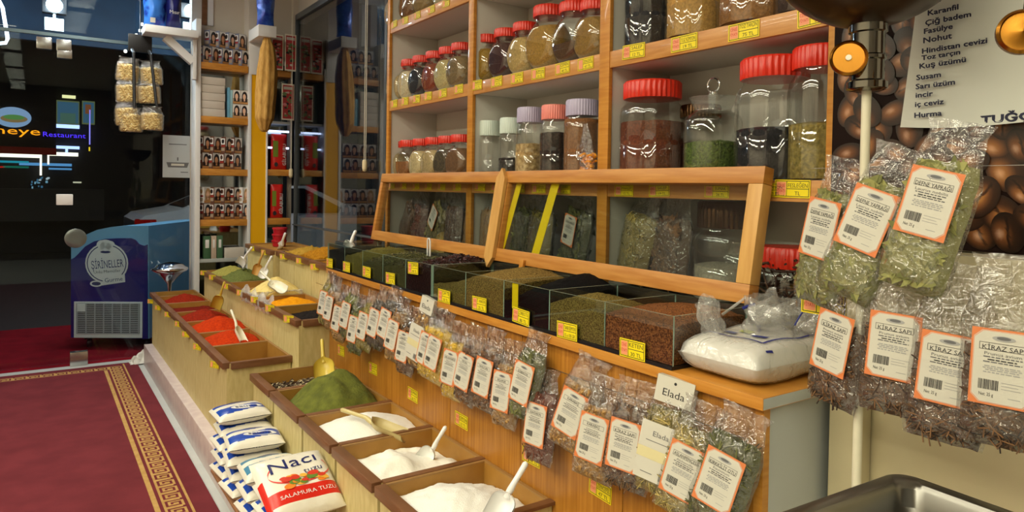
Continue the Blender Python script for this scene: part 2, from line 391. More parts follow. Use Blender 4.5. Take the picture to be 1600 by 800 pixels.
# shelf cabinet over the counter
sc = empty('shelf_cabinet', (1.75, 2.2, WT), 'tall wooden wall shelving full of spice jars above the counter', 'shelving')
O = (1.75, 2.2, WT)
UP = [(3.557, 3.587), (2.668, 2.712), (1.776, 1.826), (.952, .985)]
for a, b in UP:
    MB().box(1.6, 1.616, a, b, WT, 3.0, 0).box(1.616, 1.9, a+.006, b-.006, WT, 3.0, 1).build('upright', ['edge', 'laminate'], sc, origin=O, bevel=.001)
MB().box(1.9, 1.915, .952, 3.587, WT, 3.0).build('back_panel', 'laminate', sc, origin=O)
SH = [1.482, 1.917, 2.340]
for z in SH:
    for (a, _), (_, b) in zip(UP[:-1], UP[1:]):
        b2, a2 = b, a
        MB().box(1.603, 1.618, b2, a2, z-.055, z, 0).box(1.618, 1.9, b2, a2, z-.02, z-.0005, 1).box(1.618, 1.9, b2, a2, z-.052, z-.0205, 1).build('shelf', ['shelfedge', 'laminate'], sc, origin=O, bevel=.001)

tag(MB().box(1.63, 1.9, .985, 3.557, WT+.001, 1.12).build('riser', mat('dark_riser', (70, 58, 46), .6), sc, origin=O, bevel=.001), 'dark raised board behind the troughs')
# glass seed troughs
def trough(y0, y1, ndiv, label):
    t = empty('glass_trough', (1.38, (y0+y1)/2, WT), label, 'trough', 'glass seed troughs on the counter')
    og = (1.38, (y0+y1)/2, WT); X0, X1, Z1 = CX+.006, 1.505, 1.157
    e = [1, 1, 1, 1, 0, 0]
    MB().box(X0-.004, X1+.004, y0, y1, WT+.0005, WT+.009).build('base', 'black', t, origin=og)
    MB().box(X0, X0+.004, y0+.001, y1-.001, WT+.009, Z1, ms=e).build('front_glass', ['pane', 'glassedge'], t, origin=og, smooth=False)
    MB().box(X1-.004, X1, y0+.001, y1-.001, WT+.009, Z1, ms=e).build('back_glass', ['pane', 'glassedge'], t, origin=og, smooth=False)
    for k in range(ndiv+1):
        y = y0+.003+(y1-y0-.006)*k/ndiv
        MB().box(X0+.004, X1-.004, y-.002, y+.002, WT+.009, Z1, ms=[1, 1, 0, 0, 1, 1]).build('divider', ['pane', 'glassedge'], t, origin=og, smooth=False)
TR = [(2.335, YFAR-.004), (1.127, 2.329)]
trough(*TR[0], 5, 'glass trough of raisins and dark herbs at the window end of the counter')
trough(*TR[1], 5, 'glass trough of cumin, nigella and flax seed beside the sugar bag')

# hinged glass flap in front of the lower shelf
fb = Vector((1.508, 2.32, 1.163)); fu = Vector((.060, 0, .352)); FH = fu.length; fu.normalize()
FM = basis(fb, (0, -1, 0), fu); FW = 1.202
fl = empty('glass_flap', fb, 'hinged pine frame with two glass panes propped open over the seed troughs', 'glass flap')
def fpart(nm, mb, mats, **kw):
    mb2 = MB().add(mb, FM); return mb2.build(nm, mats, fl, origin=fb, **kw)
fpart('top_rail', MB().box(-FW, FW, FH-.046, FH, -.02, .02), 'pine', bevel=.003)
fpart('bottom_rail', MB().box(-FW, FW, 0, .05, -.02, .02), 'pine', bevel=.003)
tag(fpart('stile', MB().box(FW-.045, FW, .05, FH-.046, -.02, .02), 'pinelight', bevel=.003), 'paler pine end stile')
fpart('stile', MB().box(-FW, -FW+.032, .05, FH-.046, -.02, .02), 'pine', bevel=.003)
pm = onX(785, 340, 1.54).y; mx_ = fb.y-pm
mu = MB(); 
pts = [(mx_-.03, .01), (mx_, -.03), (mx_+.03, .01), (mx_+.03, FH-.03), (mx_, FH+.01), (mx_-.03, FH-.03)]
a = [Vector((x, y, .021)) for x, y in pts]; b = [Vector((x, y, .036)) for x, y in pts]
mu.poly(b); mu.poly(a[::-1])
for i in range(6): mu.poly([a[i], a[(i+1) % 6], b[(i+1) % 6], b[i]])
tag(fpart('mullion', mu, 'pinelight', bevel=.002), 'pale pointed batten between the panes')
fpart('stile', MB().box(mx_-.012, mx_+.035, .05, FH-.046, -.018, .018), 'pine', bevel=.002)
fpart('pane', MB().box(-FW+.03, mx_-.01, .045, FH-.04, -.003, .001), 'pane', smooth=False)
fpart('pane', MB().box(mx_+.03, FW-.043, .045, FH-.04, -.003, .001), 'pane', smooth=False)
yst = mat('yellow_tape', (238, 206, 10), .4)
for x0, w_, sl in ((mx_+.06, .036, -.055), (mx_+.285, .046, -.06)):
    t = MB(); t.poly([(x0+sl, .045, -.006), (x0+sl+w_, .045, -.006), (x0+w_, FH-.04, -.006), (x0, FH-.04, -.006)]); t.poly([(x0+sl, .045, -.007), (x0, FH-.04, -.007), (x0+w_, FH-.04, -.007), (x0+sl+w_, .045, -.007)])
    fpart('yellow_strip', t, yst)
for px, py in ((818, 432),):
    q = onX(px, py, 1.49); fpart('prop_stick', MB().box(fb.y-q.y-.012, fb.y-q.y+.012, -.055, .02, .0205, .032), 'edge', bevel=.002)
q = onX(670, 392, 1.46)
cl = MB().tube([q+Vector((0, .012, -.045)), q+Vector((0, .012, .045)), q+Vector((0, .006, .055)), q+Vector((0, -.006, .055)), q+Vector((0, -.012, .045)), q+Vector((0, -.012, -.045))], .004, 8)
tag(cl.build('plastic_clip', 'white', origin=q), 'white bent plastic clip standing in the raisins below the flap', 'clip')
# ------------------------------------------------------------------ heaps
def heap(name, label, x0, x1, y0, y1, zb, fn, m, nx=26, ny=26, cat='spice', group=None, z0=None):
    """loose stuff filling a box: height fn(u,v) over the base zb, closed by skirts"""
    mb = MB(); H0 = z0 if z0 is not None else zb-.01
    def P(u, v): return (x0+(x1-x0)*u, y0+(y1-y0)*v, max(H0+.002, zb+fn(u, v)))
    mb.grid(P, nx, ny)
    top = list(mb.v)
    rim = [i for i in range(nx+1)]+[(nx+1)*j+nx for j in range(1, ny+1)]+[(nx+1)*ny+i for i in range(nx-1, -1, -1)]+[(nx+1)*j for j in range(ny-1, 0, -1)]
    n = len(mb.v)
    for i in rim: v = top[i]; mb.v.append(Vector((v.x, v.y, H0)))
    for k in range(len(rim)):
        k2 = (k+1) % len(rim); mb.f.append((n+k, n+k2, rim[k2], rim[k])); mb.m.append(0)
    mb.f.append(tuple(range(n+len(rim)-1, n-1, -1))); mb.m.append(0)
    o = mb.build(name, m, origin=((x0+x1)/2, (y0+y1)/2, H0), angle=60)
    return tag(o, label, cat, group, 'stuff')
def peak(cx, cy, h, r=.75, rough=.006, sx=1, sy=1, fr=9, seed=0, base=0, lump=0):
    def fn(u, v):
        d = math.hypot((u-cx)*sx, (v-cy)*sy)/r
        z = base+h*max(0, 1-d**1.25)
        z += rough*(nz(u*fr, v*fr, seed)+.5*nz(u*fr*2.3, v*fr*2.3, seed+3))
        if lump: z += lump*max(0, nz(u*4, v*4, seed+8))
        return z
    return fn
def bits_heap(name, label, fn_heap, n, size, m, x0, x1, y0, y1, zb, fn, cat, group=None, elong=1.6, seed=1, base_m=None):
    """small countless bits laid over a heap surface, one mesh"""
    rnd = random.Random(seed); mb = MB()
    for k in range(n):
        u, v = rnd.random(), rnd.random(); p = Vector((x0+(x1-x0)*u, y0+(y1-y0)*v, zb+fn(u, v)+size*.2))
        s = size*rnd.uniform(.6, 1.2); R_ = Matrix.Rotation(rnd.random()*6.3, 3, 'Z') @ Matrix.Rotation(rnd.uniform(-.8, .8), 3, 'X') @ Matrix.Rotation(rnd.uniform(-.8, .8), 3, 'Y')
        q = [p+R_ @ Vector(c) for c in ((s*elong, 0, 0), (0, s*.6, 0), (0, 0, s*.5), (-s*elong, 0, 0), (0, -s*.6, 0), (0, 0, -s*.5))]
        b = len(mb.v); mb.v += q
        for f in ((0, 1, 2), (1, 3, 2), (3, 4, 2), (4, 0, 2), (1, 0, 5), (3, 1, 5), (4, 3, 5), (0, 4, 5)): mb.f.append(tuple(b+i for i in f)); mb.m.append(0)
    return mb

# ------------------------------------------------------------------ bins
def spice_bin(x0, x1, y0, y1, zt, zb, label, group, far=False, near_trim=False, dark=False, depth=.13, thin=False):
    if near_trim: y0 += .0155
    o = (x0, (y0+y1)/2, zb)
    t = empty('spice_bin', o, label, 'bin', group)
    xf = x0+.02
    b = MB(); w_ = .012
    b.box(xf, xf+w_, y0+.0022, y1-.0022, zb, zt-.006, ms=[0, 1, 0, 0, 0, 1]); b.box(x1-w_, x1, y0, y1, zb, zt-.006, ms=[0, 1, 0, 0, 1, 0])
    b.box(xf+w_, x1-w_, y0+.001, y0+w_, zb, zt-.006, ms=[0, 1, 0, 1, 0, 0]); b.box(xf+w_, x1-w_, y1-w_, y1, zb, zt-.006, ms=[0, 1, 1, 0, 0, 0])
    b.box(xf+w_, x1-w_, y0+w_, y1-w_, zt-depth-.01, zt-depth, 1)
    b.build('body', ['cream', 'tan'], t, origin=o, smooth=False)
    r = MB().box(x0, xf+w_+.004, y0+.002, y1-.002, zt-.032, zt)
    if near_trim: r.box(xf+.017, x1+.004, y0-.014, y0+w_+.002, zt-(.012 if thin else .034), zt)
    r.build('trim', 'brown', t, origin=o, bevel=.003)
    r = MB().box(xf+.017, x1, y0+.001, y0+w_, zt-.006, zt-.001) if not near_trim else MB()
    r.box(xf+.017, x1, y1-w_, y1-.001, zt-.006, zt-.001).box(x1-w_, x1, y0+w_, y1-w_, zt-.006, zt-.001)
    r.build('lip', mat_lip, t, origin=o)
    return t
mat_lip = mat('bin_lip', (150, 112, 62), .5)
LOWY = [3.562, 3.985, 4.375, 4.766, 5.156, 5.565, 5.945, 6.205]
lows = ['empty brown trimmed bin at the open end of the lowest row', 'brown trimmed bin of bright orange red paprika with the white scoop', 'brown trimmed bin holding the tallest orange red heap', 'brown trimmed bin of dark red pepper in the lowest row', 'brown trimmed bin of dark red flakes with the yellow scoop', 'brown trimmed bin with a small red orange heap near the glass door', 'narrow dark bin at the glass door end of the lowest row']
GB = 'bins of the lowest front row'
for k in range(7): spice_bin(.7545, 1.085, LOWY[k]+.0008, LOWY[k+1]-.0008, .577, .166, lows[k], GB, near_trim=(k == 0), depth=.15)
def lowheap(k, name, label, fn, m, zb=.548): return heap(name, label, .79, 1.07, LOWY[k]+(.015 if k else .034), LOWY[k+1]-.015, zb, fn, m)
red1 = seedmat('paprika_orange', (190, 56, 3), (164, 40, 2), 90, .9, .7, 160); red2 = seedmat('pepper_red', (150, 36, 5), (112, 22, 4), 120, .85, .9, 160); red3 = seedmat('pepper_flakes', (128, 28, 8), (84, 14, 6), 220, .8, 1, 220)
lowheap(1, 'paprika_heap', 'bright orange red ground paprika under the white scoop in the lowest row', peak(.52, .6, .105, .9, .005, base=-.045, seed=1), red1)
lowheap(2, 'paprika_heap', 'tallest orange red paprika heap in the lowest row', peak(.56, .5, .125, .9, .005, base=-.04, seed=2), red1)
lowheap(3, 'pepper_heap', 'dark red ground pepper heap in the lowest row behind the tallest paprika', peak(.5, .5, .115, .9, .006, base=-.045, seed=3), red2)
lowheap(4, 'pepper_flake_heap', 'low heap of dark red pepper flakes beside the yellow scoop', peak(.75, .45, .08, .6, .008, base=-.05, seed=4), red3)
lowheap(5, 'pepper_heap', 'red orange pepper heap at the glass door end of the lowest row', peak(.55, .5, .11, .9, .006, base=-.045, seed=5), red2)
lowheap(6, 'sumac_heap', 'nearly black spice in the narrow bin by the glass door', peak(.5, .5, .03, .8, .006, base=-.06, seed=6), seedmat('dark_sumac', (46, 24, 18), (26, 14, 12)))
heap('crumb_layer', 'thin brown spice remains on the floor of the empty end bin', .79, 1.07, LOWY[0]+.034, LOWY[1]-.015, .43, peak(.5, .5, .003, .8, .001), seedmat('crumbs', (150, 92, 30), (126, 74, 24)))

MIDY = [3.447, 3.92, 4.30, 4.66, 5.03, 5.41, 5.833]
mids = ['open ended bin of black seeds in the middle row', 'middle row bin of bright yellow turmeric', 'middle row bin of pale yellow flour with a plastic liner', 'middle row bin of brown spice with a wooden scoop', 'middle row bin heaped with dark green oregano', 'middle row bin of pale green herb beside the mirror cabinet']
GM = 'bins of the middle row'
for k in range(6): spice_bin(1.07, 1.395, MIDY[k]+.0008, MIDY[k+1]-.0008, .775, .1655 if k == 0 else .56, mids[k], GM, near_trim=(k == 0), depth=.15)
def midheap(k, name, label, fn, m, zb=.735): return heap(name, label, 1.105, 1.38, MIDY[k]+(.015 if k else .034), MIDY[k+1]-.015, zb, fn, m)
midheap(0, 'black_seed_heap', 'black seeds in the open ended bin of the middle row', peak(.7, .5, .05, .8, .008, base=-.02, fr=20), seedmat('black_seed', (34, 26, 24), (16, 12, 12)))
midheap(1, 'turmeric_heap', 'bright yellow turmeric heap in the middle row', peak(.55, .5, .075, .8, .005, base=-.02), seedmat('turmeric', (232, 158, 12), (220, 140, 8), 60, .9, .6, 120))
midheap(2, 'flour_heap', 'pale yellow flour heap rising from a plastic liner in the middle row', peak(.55, .45, .155, .85, .006, base=-.02), seedmat('pale_flour', (226, 204, 132), (216, 190, 112), 40, .9, .5, 100))
midheap(3, 'spice_heap', 'light brown ground spice in the middle row', peak(.5, .5, .05, .8, .006, base=-.03), seedmat('brown_spice', (166, 118, 56), (140, 96, 42)))
midheap(4, 'oregano_heap', 'dark green oregano heap in the middle row', peak(.5, .5, .12, .85, .012, base=-.01, fr=16), seedmat('oregano', (116, 122, 66), (78, 86, 40), 200, .9, 1.2))
midheap(5, 'herb_heap', 'pale green herb heap beside the mirror cabinet', peak(.5, .5, .11, .85, .008, base=-.02, fr=14), seedmat('pale_herb', (164, 154, 78), (134, 128, 58), 180, .9, 1.2))
UPY = [3.60, 3.93, 4.28, 4.63, 4.965, 5.70]
ups = ['upper row bin half hidden behind the end of the glass trough', 'upper row bin of brown curry next to the trough', 'upper row bin heaped with mustard coloured curry', 'upper row bin of yellow spice with a white scoop', 'wide wooden bin in the upper row holding red tubs']
for k in range(5):
    x0 = 1.40 if k < 4 else 1.36
    spice_bin(x0, 1.74, UPY[k]+.0008, UPY[k+1]-.0008, .985, .0 if k == 0 else .70, ups[k], 'bins of the upper row', near_trim=(k in (0, 4)), depth=.12 if k < 4 else .012)
for k, (n, lb, h, c1, c2) in enumerate((('curry_heap', 'brown curry powder at the trough end of the upper row', .07, (128, 84, 20), (106, 66, 14)), ('curry_heap', 'brown curry powder in the second bin of the upper row', .07, (146, 98, 22), (118, 76, 16)), ('curry_heap', 'mustard curry heap standing highest in the upper row', .115, (184, 126, 26), (150, 98, 18)), ('curry_heap', 'pale mustard spice under the white scoop in the upper row', .09, (186, 146, 56), (160, 122, 40)))):
    heap(n, lb, 1.44, 1.725, UPY[k]+(.015 if k else .034), UPY[k+1]-.015, .955, peak(.5, .5, h, 1.0, .012, base=-.02, seed=k, fr=12), seedmat('curry%d' % k, c1, c2, 120, .9, 1))
NEARY = [1.205, 1.575, 1.955, 2.325, 2.69, 3.095, 3.44]
nears = ['near bin of white salt hidden at the photo edge', 'bin of coarse white salt nearest the camera, with a white scoop', 'bin of lumpy white powder with a white scoop near the wood front', 'bin of fine white salt with a beige scoop', 'bin heaped with green henna powder', 'bin of brown dried bits behind the green henna']
for k in range(1, 6): spice_bin(.846, 1.243, NEARY[k]+.0008, NEARY[k+1]-.0008, .547, .1655 if k > 8 else .166, nears[k], 'bins of the low row below the hanging herb bags', near_trim=True, depth=.16, thin=True)
def nearheap(k, name, label, fn, m, zb=.48, cat='spice', n=34): return heap(name, label, .882, 1.228, NEARY[k]+.032, NEARY[k+1]-.015, zb, fn, m, n, n, cat)
nearheap(1, 'salt_heap', 'coarse white salt heap in the bin nearest the camera', peak(.42, .5, .13, .98, .005, base=-.048, fr=14, lump=.010), 'salt', cat='salt')
nearheap(2, 'powder_heap', 'lumpy white powder heap in the second bin from the camera', peak(.34, .48, .105, 1.0, .007, base=-.045, fr=6, lump=.034, seed=5), 'flour', cat='powder')
nearheap(3, 'salt_heap', 'fine white salt heap under the beige scoop', peak(.52, .52, .125, 1.0, .003, base=-.032, fr=8), 'salt', cat='salt')
def henna_fn(u, v):
    d = math.hypot((u-.60), (v-.60)*.9)/.70
    z = .195*max(0, 1-d**1.15)-.018+.016*nz(u*3.2, v*3.2, 2)
    z += .016*math.sin((u*1.6+v*.5)*9+2*nz(u*3, v*3, 4))*max(0, 1-d)
    return z+.003*nz(u*22, v*22)
nearheap(4, 'henna_heap', 'mound of green henna powder with raked grooves', henna_fn, 'henna', n=46, cat='henna')
heap('dried_root_layer', 'dark brown layer of dried bits in the bin behind the green henna', .882, 1.228, NEARY[5]+.032, NEARY[6]-.015, .475, peak(.5, .4, .02, .9, .006), seedmat('dark_bits', (70, 48, 28), (36, 26, 18)))
f_ = peak(.5, .4, .02, .9, .006)
bb = bits_heap('', '', None, 420, .011, None, .90, 1.21, NEARY[5]+.03, NEARY[6]-.03, .48, f_, '', seed=3)
tag(bb.build('dried_bits', mat('dried_bits', (60, 42, 28), .8, c2=(206, 190, 150), isl=1, lo=.5, hi=.95), origin=(1.05, 3.27, .47), smooth=False), 'scattered brown and ivory dried bits on the layer behind the henna', 'spice', None, 'stuff')
# shallow layers of seeds in the glass troughs
def trough_fill(i, name, label, base, h, cx, cy, m, rough=.006, fr=14, bits=None):
    t = 0 if i < 5 else 1; y1_, y0_ = TR[t][1], TR[t][0]; k = i % 5; wd = (y1_-y0_-.006)/5
    yb = y1_-.003-wd*k; ya = yb-wd
    o = heap(name, label, CX+.0115, 1.4995, ya+.003, yb-.003, WT+.0095+base, peak(cx, cy, h, .95, rough, fr=fr, seed=i), m, 24, 20, 'seeds', None, WT+.0095)
    if bits:
        sz, el, bm_, lb, nm, cnt = bits
        b = bits_heap('', '', None, cnt, sz, None, CX+.025, 1.485, ya+.016, yb-.016, WT+.0095+base, peak(cx, cy, h, .95, rough, fr=fr, seed=i), '', elong=el, seed=i+20)
        tag(b.build(nm, bm_, origin=(1.36, (ya+yb)/2, WT+.01), smooth=False), lb, 'seeds', None, 'stuff')
dk = seedmat('dark_tea', (30, 24, 22), (16, 13, 14), 240); ol = seedmat('olive_herb', (116, 106, 44), (84, 78, 30), 200)
gr = seedmat('grey_green_herb', (88, 84, 48), (58, 58, 32), 220); rs = seedmat('raisin', (52, 26, 22), (26, 14, 14), 120, .5); cum = seedmat('cumin', (162, 134, 72), (92, 70, 34), 260, .8, 1.6)
nig = seedmat('nigella', (16, 15, 16), (6, 6, 7), 320, .9); flax = seedmat('flax', (164, 104, 58), (84, 46, 24), 240, .5, 1.8); cum2 = seedmat('cumin_olive', (148, 130, 68), (82, 68, 32), 260, .8, 1.6)
trough_fill(0, 'black_tea_fill', 'black leaf filling the trough compartment by the curry bins', .075, .03, .6, .5, dk)
trough_fill(1, 'yellow_herb_fill', 'olive yellow flower herb in the second trough compartment', .06, .055, .7, .6, ol, .01)
trough_fill(2, 'green_herb_fill', 'grey green herb in the third trough compartment', .06, .05, .7, .5, gr, .01, bits=(.006, 1.6, mat('herb_bits', (110, 104, 58), .9, c2=(60, 58, 30), isl=1), 'loose green herb bits on top of the third trough compartment', 'herb_bits', 500))
trough_fill(3, 'dark_herb_fill', 'dark greenish herb in the fourth trough compartment', .06, .05, .7, .5, gr, .01, bits=(.006, 1.6, mat('dark_herb_bits', (84, 80, 44), .9, c2=(40, 38, 24), isl=1), 'loose dark herb bits on top of the fourth trough compartment', 'herb_bits', 500))
rb = mat('raisin_skin', (70, 32, 28), .45, c2=(34, 14, 16), isl=1)
trough_fill(4, 'raisin_fill', 'dark raisins in the trough compartment beside the white clip', .085, .05, .75, .5, rs, .008, bits=(.0085, 1.2, rb, 'wrinkled raisins heaped on top beside the white clip', 'raisins', 520))
trough_fill(5, 'rosehip_fill', 'greenish brown seeds heaped towards the glass in the sixth compartment', .05, .06, .8, .1, cum2, .004)
trough_fill(6, 'cumin_fill', 'tan cumin seed heaped high in the seventh compartment', .085, .05, .7, .6, cum, .003)
trough_fill(7, 'nigella_fill', 'black nigella seed behind the yellow paper strip', .055, .085, .9, .5, nig, .003)
trough_fill(8, 'anise_fill', 'light olive anise seed mound in the ninth compartment', .045, .075, .3, .5, cum2, .003)
trough_fill(9, 'flax_fill', 'reddish brown flax seed at the sugar bag end of the trough', .08, .035, .6, .5, flax, .003)
q = onX(805, 455, CX+.0105)
tag(MB().box(q.x-.0002, q.x+.0006, q.y-.016, q.y+.016, WT+.045, WT+.124).build('paper_strip', yst, origin=q), 'yellow paper strip standing inside the glass before the black nigella', 'paper strip')
# ------------------------------------------------------------------ jars
def disc_jar_meshes(R, D, fill, key):
    """round flat-sided jar lying on its rim, flat faces to the aisle; origin at its foot"""
    prof = [(0, -D/2), (R*.58, -D/2), (R*.66, -D/2+.002), (R*.80, -D*.40), (R*.93, -D*.24), (R, 0), (R*.93, D*.24), (R*.80, D*.40), (R*.66, D/2-.002), (R*.58, D/2), (0, D/2)]
    ax = Matrix.Translation((0, 0, R*.88)) @ Matrix.Rotation(PI/2, 4, 'Y')
    g = MB().lathe(prof, 36, 0, ax)
    for v in g.v: v.z = max(v.z, 0.0)
    nk = [(R*.47, R*1.66), (R*.49, R*1.80), (R*.49, R*1.95)]
    g.lathe(nk, 28, 0, cap0=False, cap1=False)
    c = MB().lathe([(r*.955, x*.955) for r, x in prof], 32, 0, ax)
    top = fill*R*1.72
    for v in c.v: v.z = min(max(v.z, .003), top+.003*nz(v.x*40, v.y*40))
    lid = MB().lathe([(0, R*1.9), (R*.55, R*1.9), (R*.555, R*1.92), (R*.56, R*2.24), (R*.54, R*2.28), (0, R*2.28)], 120, 0, mod=lambda a, z: 1+.022*math.cos(a*30)*(1 if z < R*2.28 else 0))
    return [('glass', g.mesh('jar_glass', 'glass', angle=50)), ('contents', c.mesh('contents', 'salt', angle=50)), ('lid', lid.mesh('lid', 'redjar', angle=40))]
def canister_meshes(R, H, fill, lidm='redjar', fl=14, ribs=True, lidh=.045, content_r=.94):
    zb = H-lidh
    prof = [(0, 0), (R*.93, 0), (R, .008), (R, zb*.40), (R*.965, zb*.42), (R*.965, zb*.45), (R, zb*.47), (R, zb*.76), (R*.94, zb*.85), (R*.80, zb*.91), (R*.78, zb)]
    md = (lambda a, z: 1-.055*abs(math.sin(a*fl/2))**.5*(1 if .004 < z < zb*.8 else 0)) if ribs else None
    g = MB().lathe(prof, 84 if ribs else 40, 0, cap1=False, mod=md)
    c = MB()
    if True:
        ft = max(.006, zb*fill*.8)
        c = MB().lathe([(0, .004), (R*content_r, .004), (R*content_r, ft), (R*.5, ft+.006), (0, ft+.004)], 36, 0)
        for v in c.v:
            if v.z > .01: v.z += .004*nz(v.x*30, v.y*30)
    lid = MB().lathe([(0, zb-.012), (R*.86, zb-.012), (R*.87, zb-.008), (R*.87, H-.006), (R*.83, H), (0, H)], 144, 0, mod=lambda a, z: 1+.018*math.cos(a*36)*(1 if z < H-.003 else 0))
    return [('glass', g.mesh('jar_glass', 'glass', angle=50)), ('contents', c.mesh('contents', 'salt', angle=50)), ('lid', lid.mesh('lid', lidm, angle=40))]
def jar(meshes, loc, label, cmat, group, lidm=None, rz=0, name='spice_jar'):
    t = empty(name, loc, label, 'jar', group, (0, 0, rz))
    for nm, me in meshes:
        ob = bpy.data.objects.new(nm, me); COL.objects.link(ob); ob.parent = t
        if nm == 'contents' and cmat: ob.material_slots[0].link = 'OBJECT'; ob.material_slots[0].material = cmat
        if nm == 'lid' and lidm: ob.material_slots[0].link = 'OBJECT'; ob.material_slots[0].material = M[lidm]
    return t
_cm = {}
def cm(c, c2=None, sc=150, b=.5):
    k = (c, c2)
    if k not in _cm: _cm[k] = mat('spice_%d' % len(_cm), c, .85, c2=c2 or tuple(int(x*.82) for x in c), scale=sc, bump=b, bscale=sc)
    return _cm[k]
DJ = disc_jar_meshes(.096, .118, .93, 'a'); DJh = disc_jar_meshes(.096, .118, .62, 'b'); DJL = disc_jar_meshes(.112, .13, .9, 'c'); DJLh = disc_jar_meshes(.104, .12, .45, 'd')
XJ = 1.69
def row(items, z, bay, shelf):
    for k, (px, py, ms, c, desc) in enumerate(items):
        y = onX(px, py, XJ).y
        jar(ms, (XJ, y, z+.001), '%s, %s from the window, %s' % (desc.replace('red lidded round jar', 'round jar'), ORD[k], shelf), c, 'jars on the '+shelf, rz=rad(random.uniform(-5, 5)))
def ej(px, ms, c, d): return (px, 0, ms, c, d)
CB = cm((216, 190, 140))
row([(625, 92, DJ, cm((204, 178, 130)), 'red lidded round jar of pale tan powder'), (643, 86, DJ, cm((222, 206, 166)), 'red lidded round jar of cream powder'), (661, 80, DJ, cm((44, 40, 42), (22, 20, 24)), 'red lidded round jar of black seeds'), (682, 77, DJ, cm((140, 60, 26)), 'red lidded round jar of red brown powder'), (703, 66, DJ, cm((206, 186, 128)), 'red lidded round jar of pale yellow powder'), (723, 58, DJ, cm((136, 112, 74)), 'red lidded round jar of grey brown powder')], SH[1], 0, 'window bay middle shelf')
row([(762, 45, DJ, cm((160, 124, 34)), 'red lidded round jar of yellow green powder'), (792, 36, DJ, cm((66, 32, 30)), 'red lidded round jar of dark maroon spice'), (822, 26, DJ, cm((204, 172, 106)), 'red lidded round jar of cream spice'), (858, 14, DJL, cm((178, 136, 58)), 'largest red lidded round jar full of tan powder'), (898, 4, DJLh, cm((92, 62, 34)), 'half empty red lidded round jar of brown spice'), (930, 0, DJ, cm((160, 122, 58)), 'round jar of tan powder')], SH[1], 1, 'centre bay middle shelf')
row([(624, 216, DJ, cm((180, 160, 120)), 'round jar of pale flakes'), (641, 215, DJh, cm((150, 96, 44)), 'round jar of orange brown bark'), (661, 214, DJ, cm((214, 192, 140)), 'round jar of cream seeds'), (681, 209, DJ, cm((192, 166, 116)), 'round jar of pale tan seeds'), (702, 207, DJ, cm((92, 76, 48), (50, 44, 30)), 'round jar of dark greenish seeds'), (722, 206, DJ, cm((118, 82, 48)), 'round jar of brown peppercorns')], SH[0], 0, 'window bay lowest shelf')
row([(622, 0, DJ, cm((190, 160, 110)), 'round jar of tan spice'), (645, 0, DJ, cm((126, 84, 40)), 'round jar of brown spice'), (668, 0, DJh, cm((150, 120, 70)), 'partly filled round jar'), (697, 0, DJ, cm((206, 190, 150)), 'round jar of pale spice'), (720, 0, DJ, cm((170, 130, 70)), 'round jar of ochre spice')], SH[2], 0, 'window bay top shelf')
row([(770, 0, DJ, cm((120, 90, 50)), 'round jar of brown herb'), (812, 0, DJ, cm((190, 170, 120)), 'round jar of pale herb'), (858, 0, DJ, cm((90, 80, 40)), 'round jar of green herb'), (905, 0, DJ, cm((160, 120, 70)), 'round jar of tan herb')], SH[2], 1, 'centre bay top shelf')
# tall jars on the lowest shelf, centre bay
def crow(items, shelf, z, x=XJ, rev=False):
    for px, py, R, H, fill, lidm, c, desc, kw in items:
        jar(canister_meshes(R, H, fill, lidm, **kw), (x, onX(px, py, x).y, z+.001), desc, c, 'canister jars on the '+shelf)
S1 = 'lowest shelf of the centre bay'
crow([(764, 265, .054, .268, .22, 'mint', cm((48, 40, 32), (24, 20, 18)), 'nearly empty tall jar with a pale mint lid and little yellow tag', dict(fl=10, lidh=.055)),
      (797, 265, .054, .268, .55, 'mint', cm((40, 34, 30), (20, 18, 18)), 'tall jar half full of black seeds with a pale mint lid', dict(fl=10, lidh=.055)),
      (827, 265, .062, .300, .74, 'lilac', cm((206, 176, 122), (150, 118, 70), 70, 1.5), 'tall jar of beige cardamom pods with a lilac lid', dict(fl=10, lidh=.05)),
      (866, 265, .062, .295, .92, 'pink', cm((52, 34, 28), (24, 16, 14), 90, 1.5), 'tall jar of dark cloves with a pink lid', dict(fl=10, lidh=.045)),
      (908, 265, .070, .300, 1.12, 'lilac', cm((138, 92, 52)), 'tall jar of brown powder with a lilac lid beside the yellow bag', dict(fl=10, lidh=.048))], S1, SH[0])
S2 = 'lowest shelf of the poster side bay'
crow([(1017, 265, .108, .325, .85, 'redjar', cm((112, 54, 22), (82, 36, 14)), 'wide ribbed jar of red brown powder with a red lid, lowest shelf', dict()),
      (1207, 265, .104, .335, .60, 'redjar', cm((26, 24, 30), (12, 12, 16)), 'wide ribbed jar half full of black seeds with a red lid', dict()),
      (1281, 270, .084, .345, .60, 'redjar', cm((150, 132, 66), (104, 92, 44), 90, 1.5), 'ribbed jar of yellowish herb with a red lid next to the coffee poster', dict())], S2, SH[0])
S3 = 'middle shelf of the poster side bay'
crow([(1012, 60, .080, .29, 1.05, 'redjar', cm((40, 40, 46), (18, 18, 22)), 'ribbed jar full of black spice beside the upright on the middle shelf', dict()),
      (1087, 45, .094, .29, 1.05, 'redjar', cm((190, 146, 76)), 'wide ribbed jar full of tan powder on the middle shelf', dict()),
      (1180, 20, .105, .29, 1.05, 'redjar', cm((150, 102, 52)), 'widest ribbed jar full of brown powder on the middle shelf', dict(fl=12)),
      (1262, 0, .085, .29, .9, 'redjar', cm((60, 40, 30)), 'ribbed jar of dark spice at the poster end of the middle shelf', dict())], S3, SH[1])
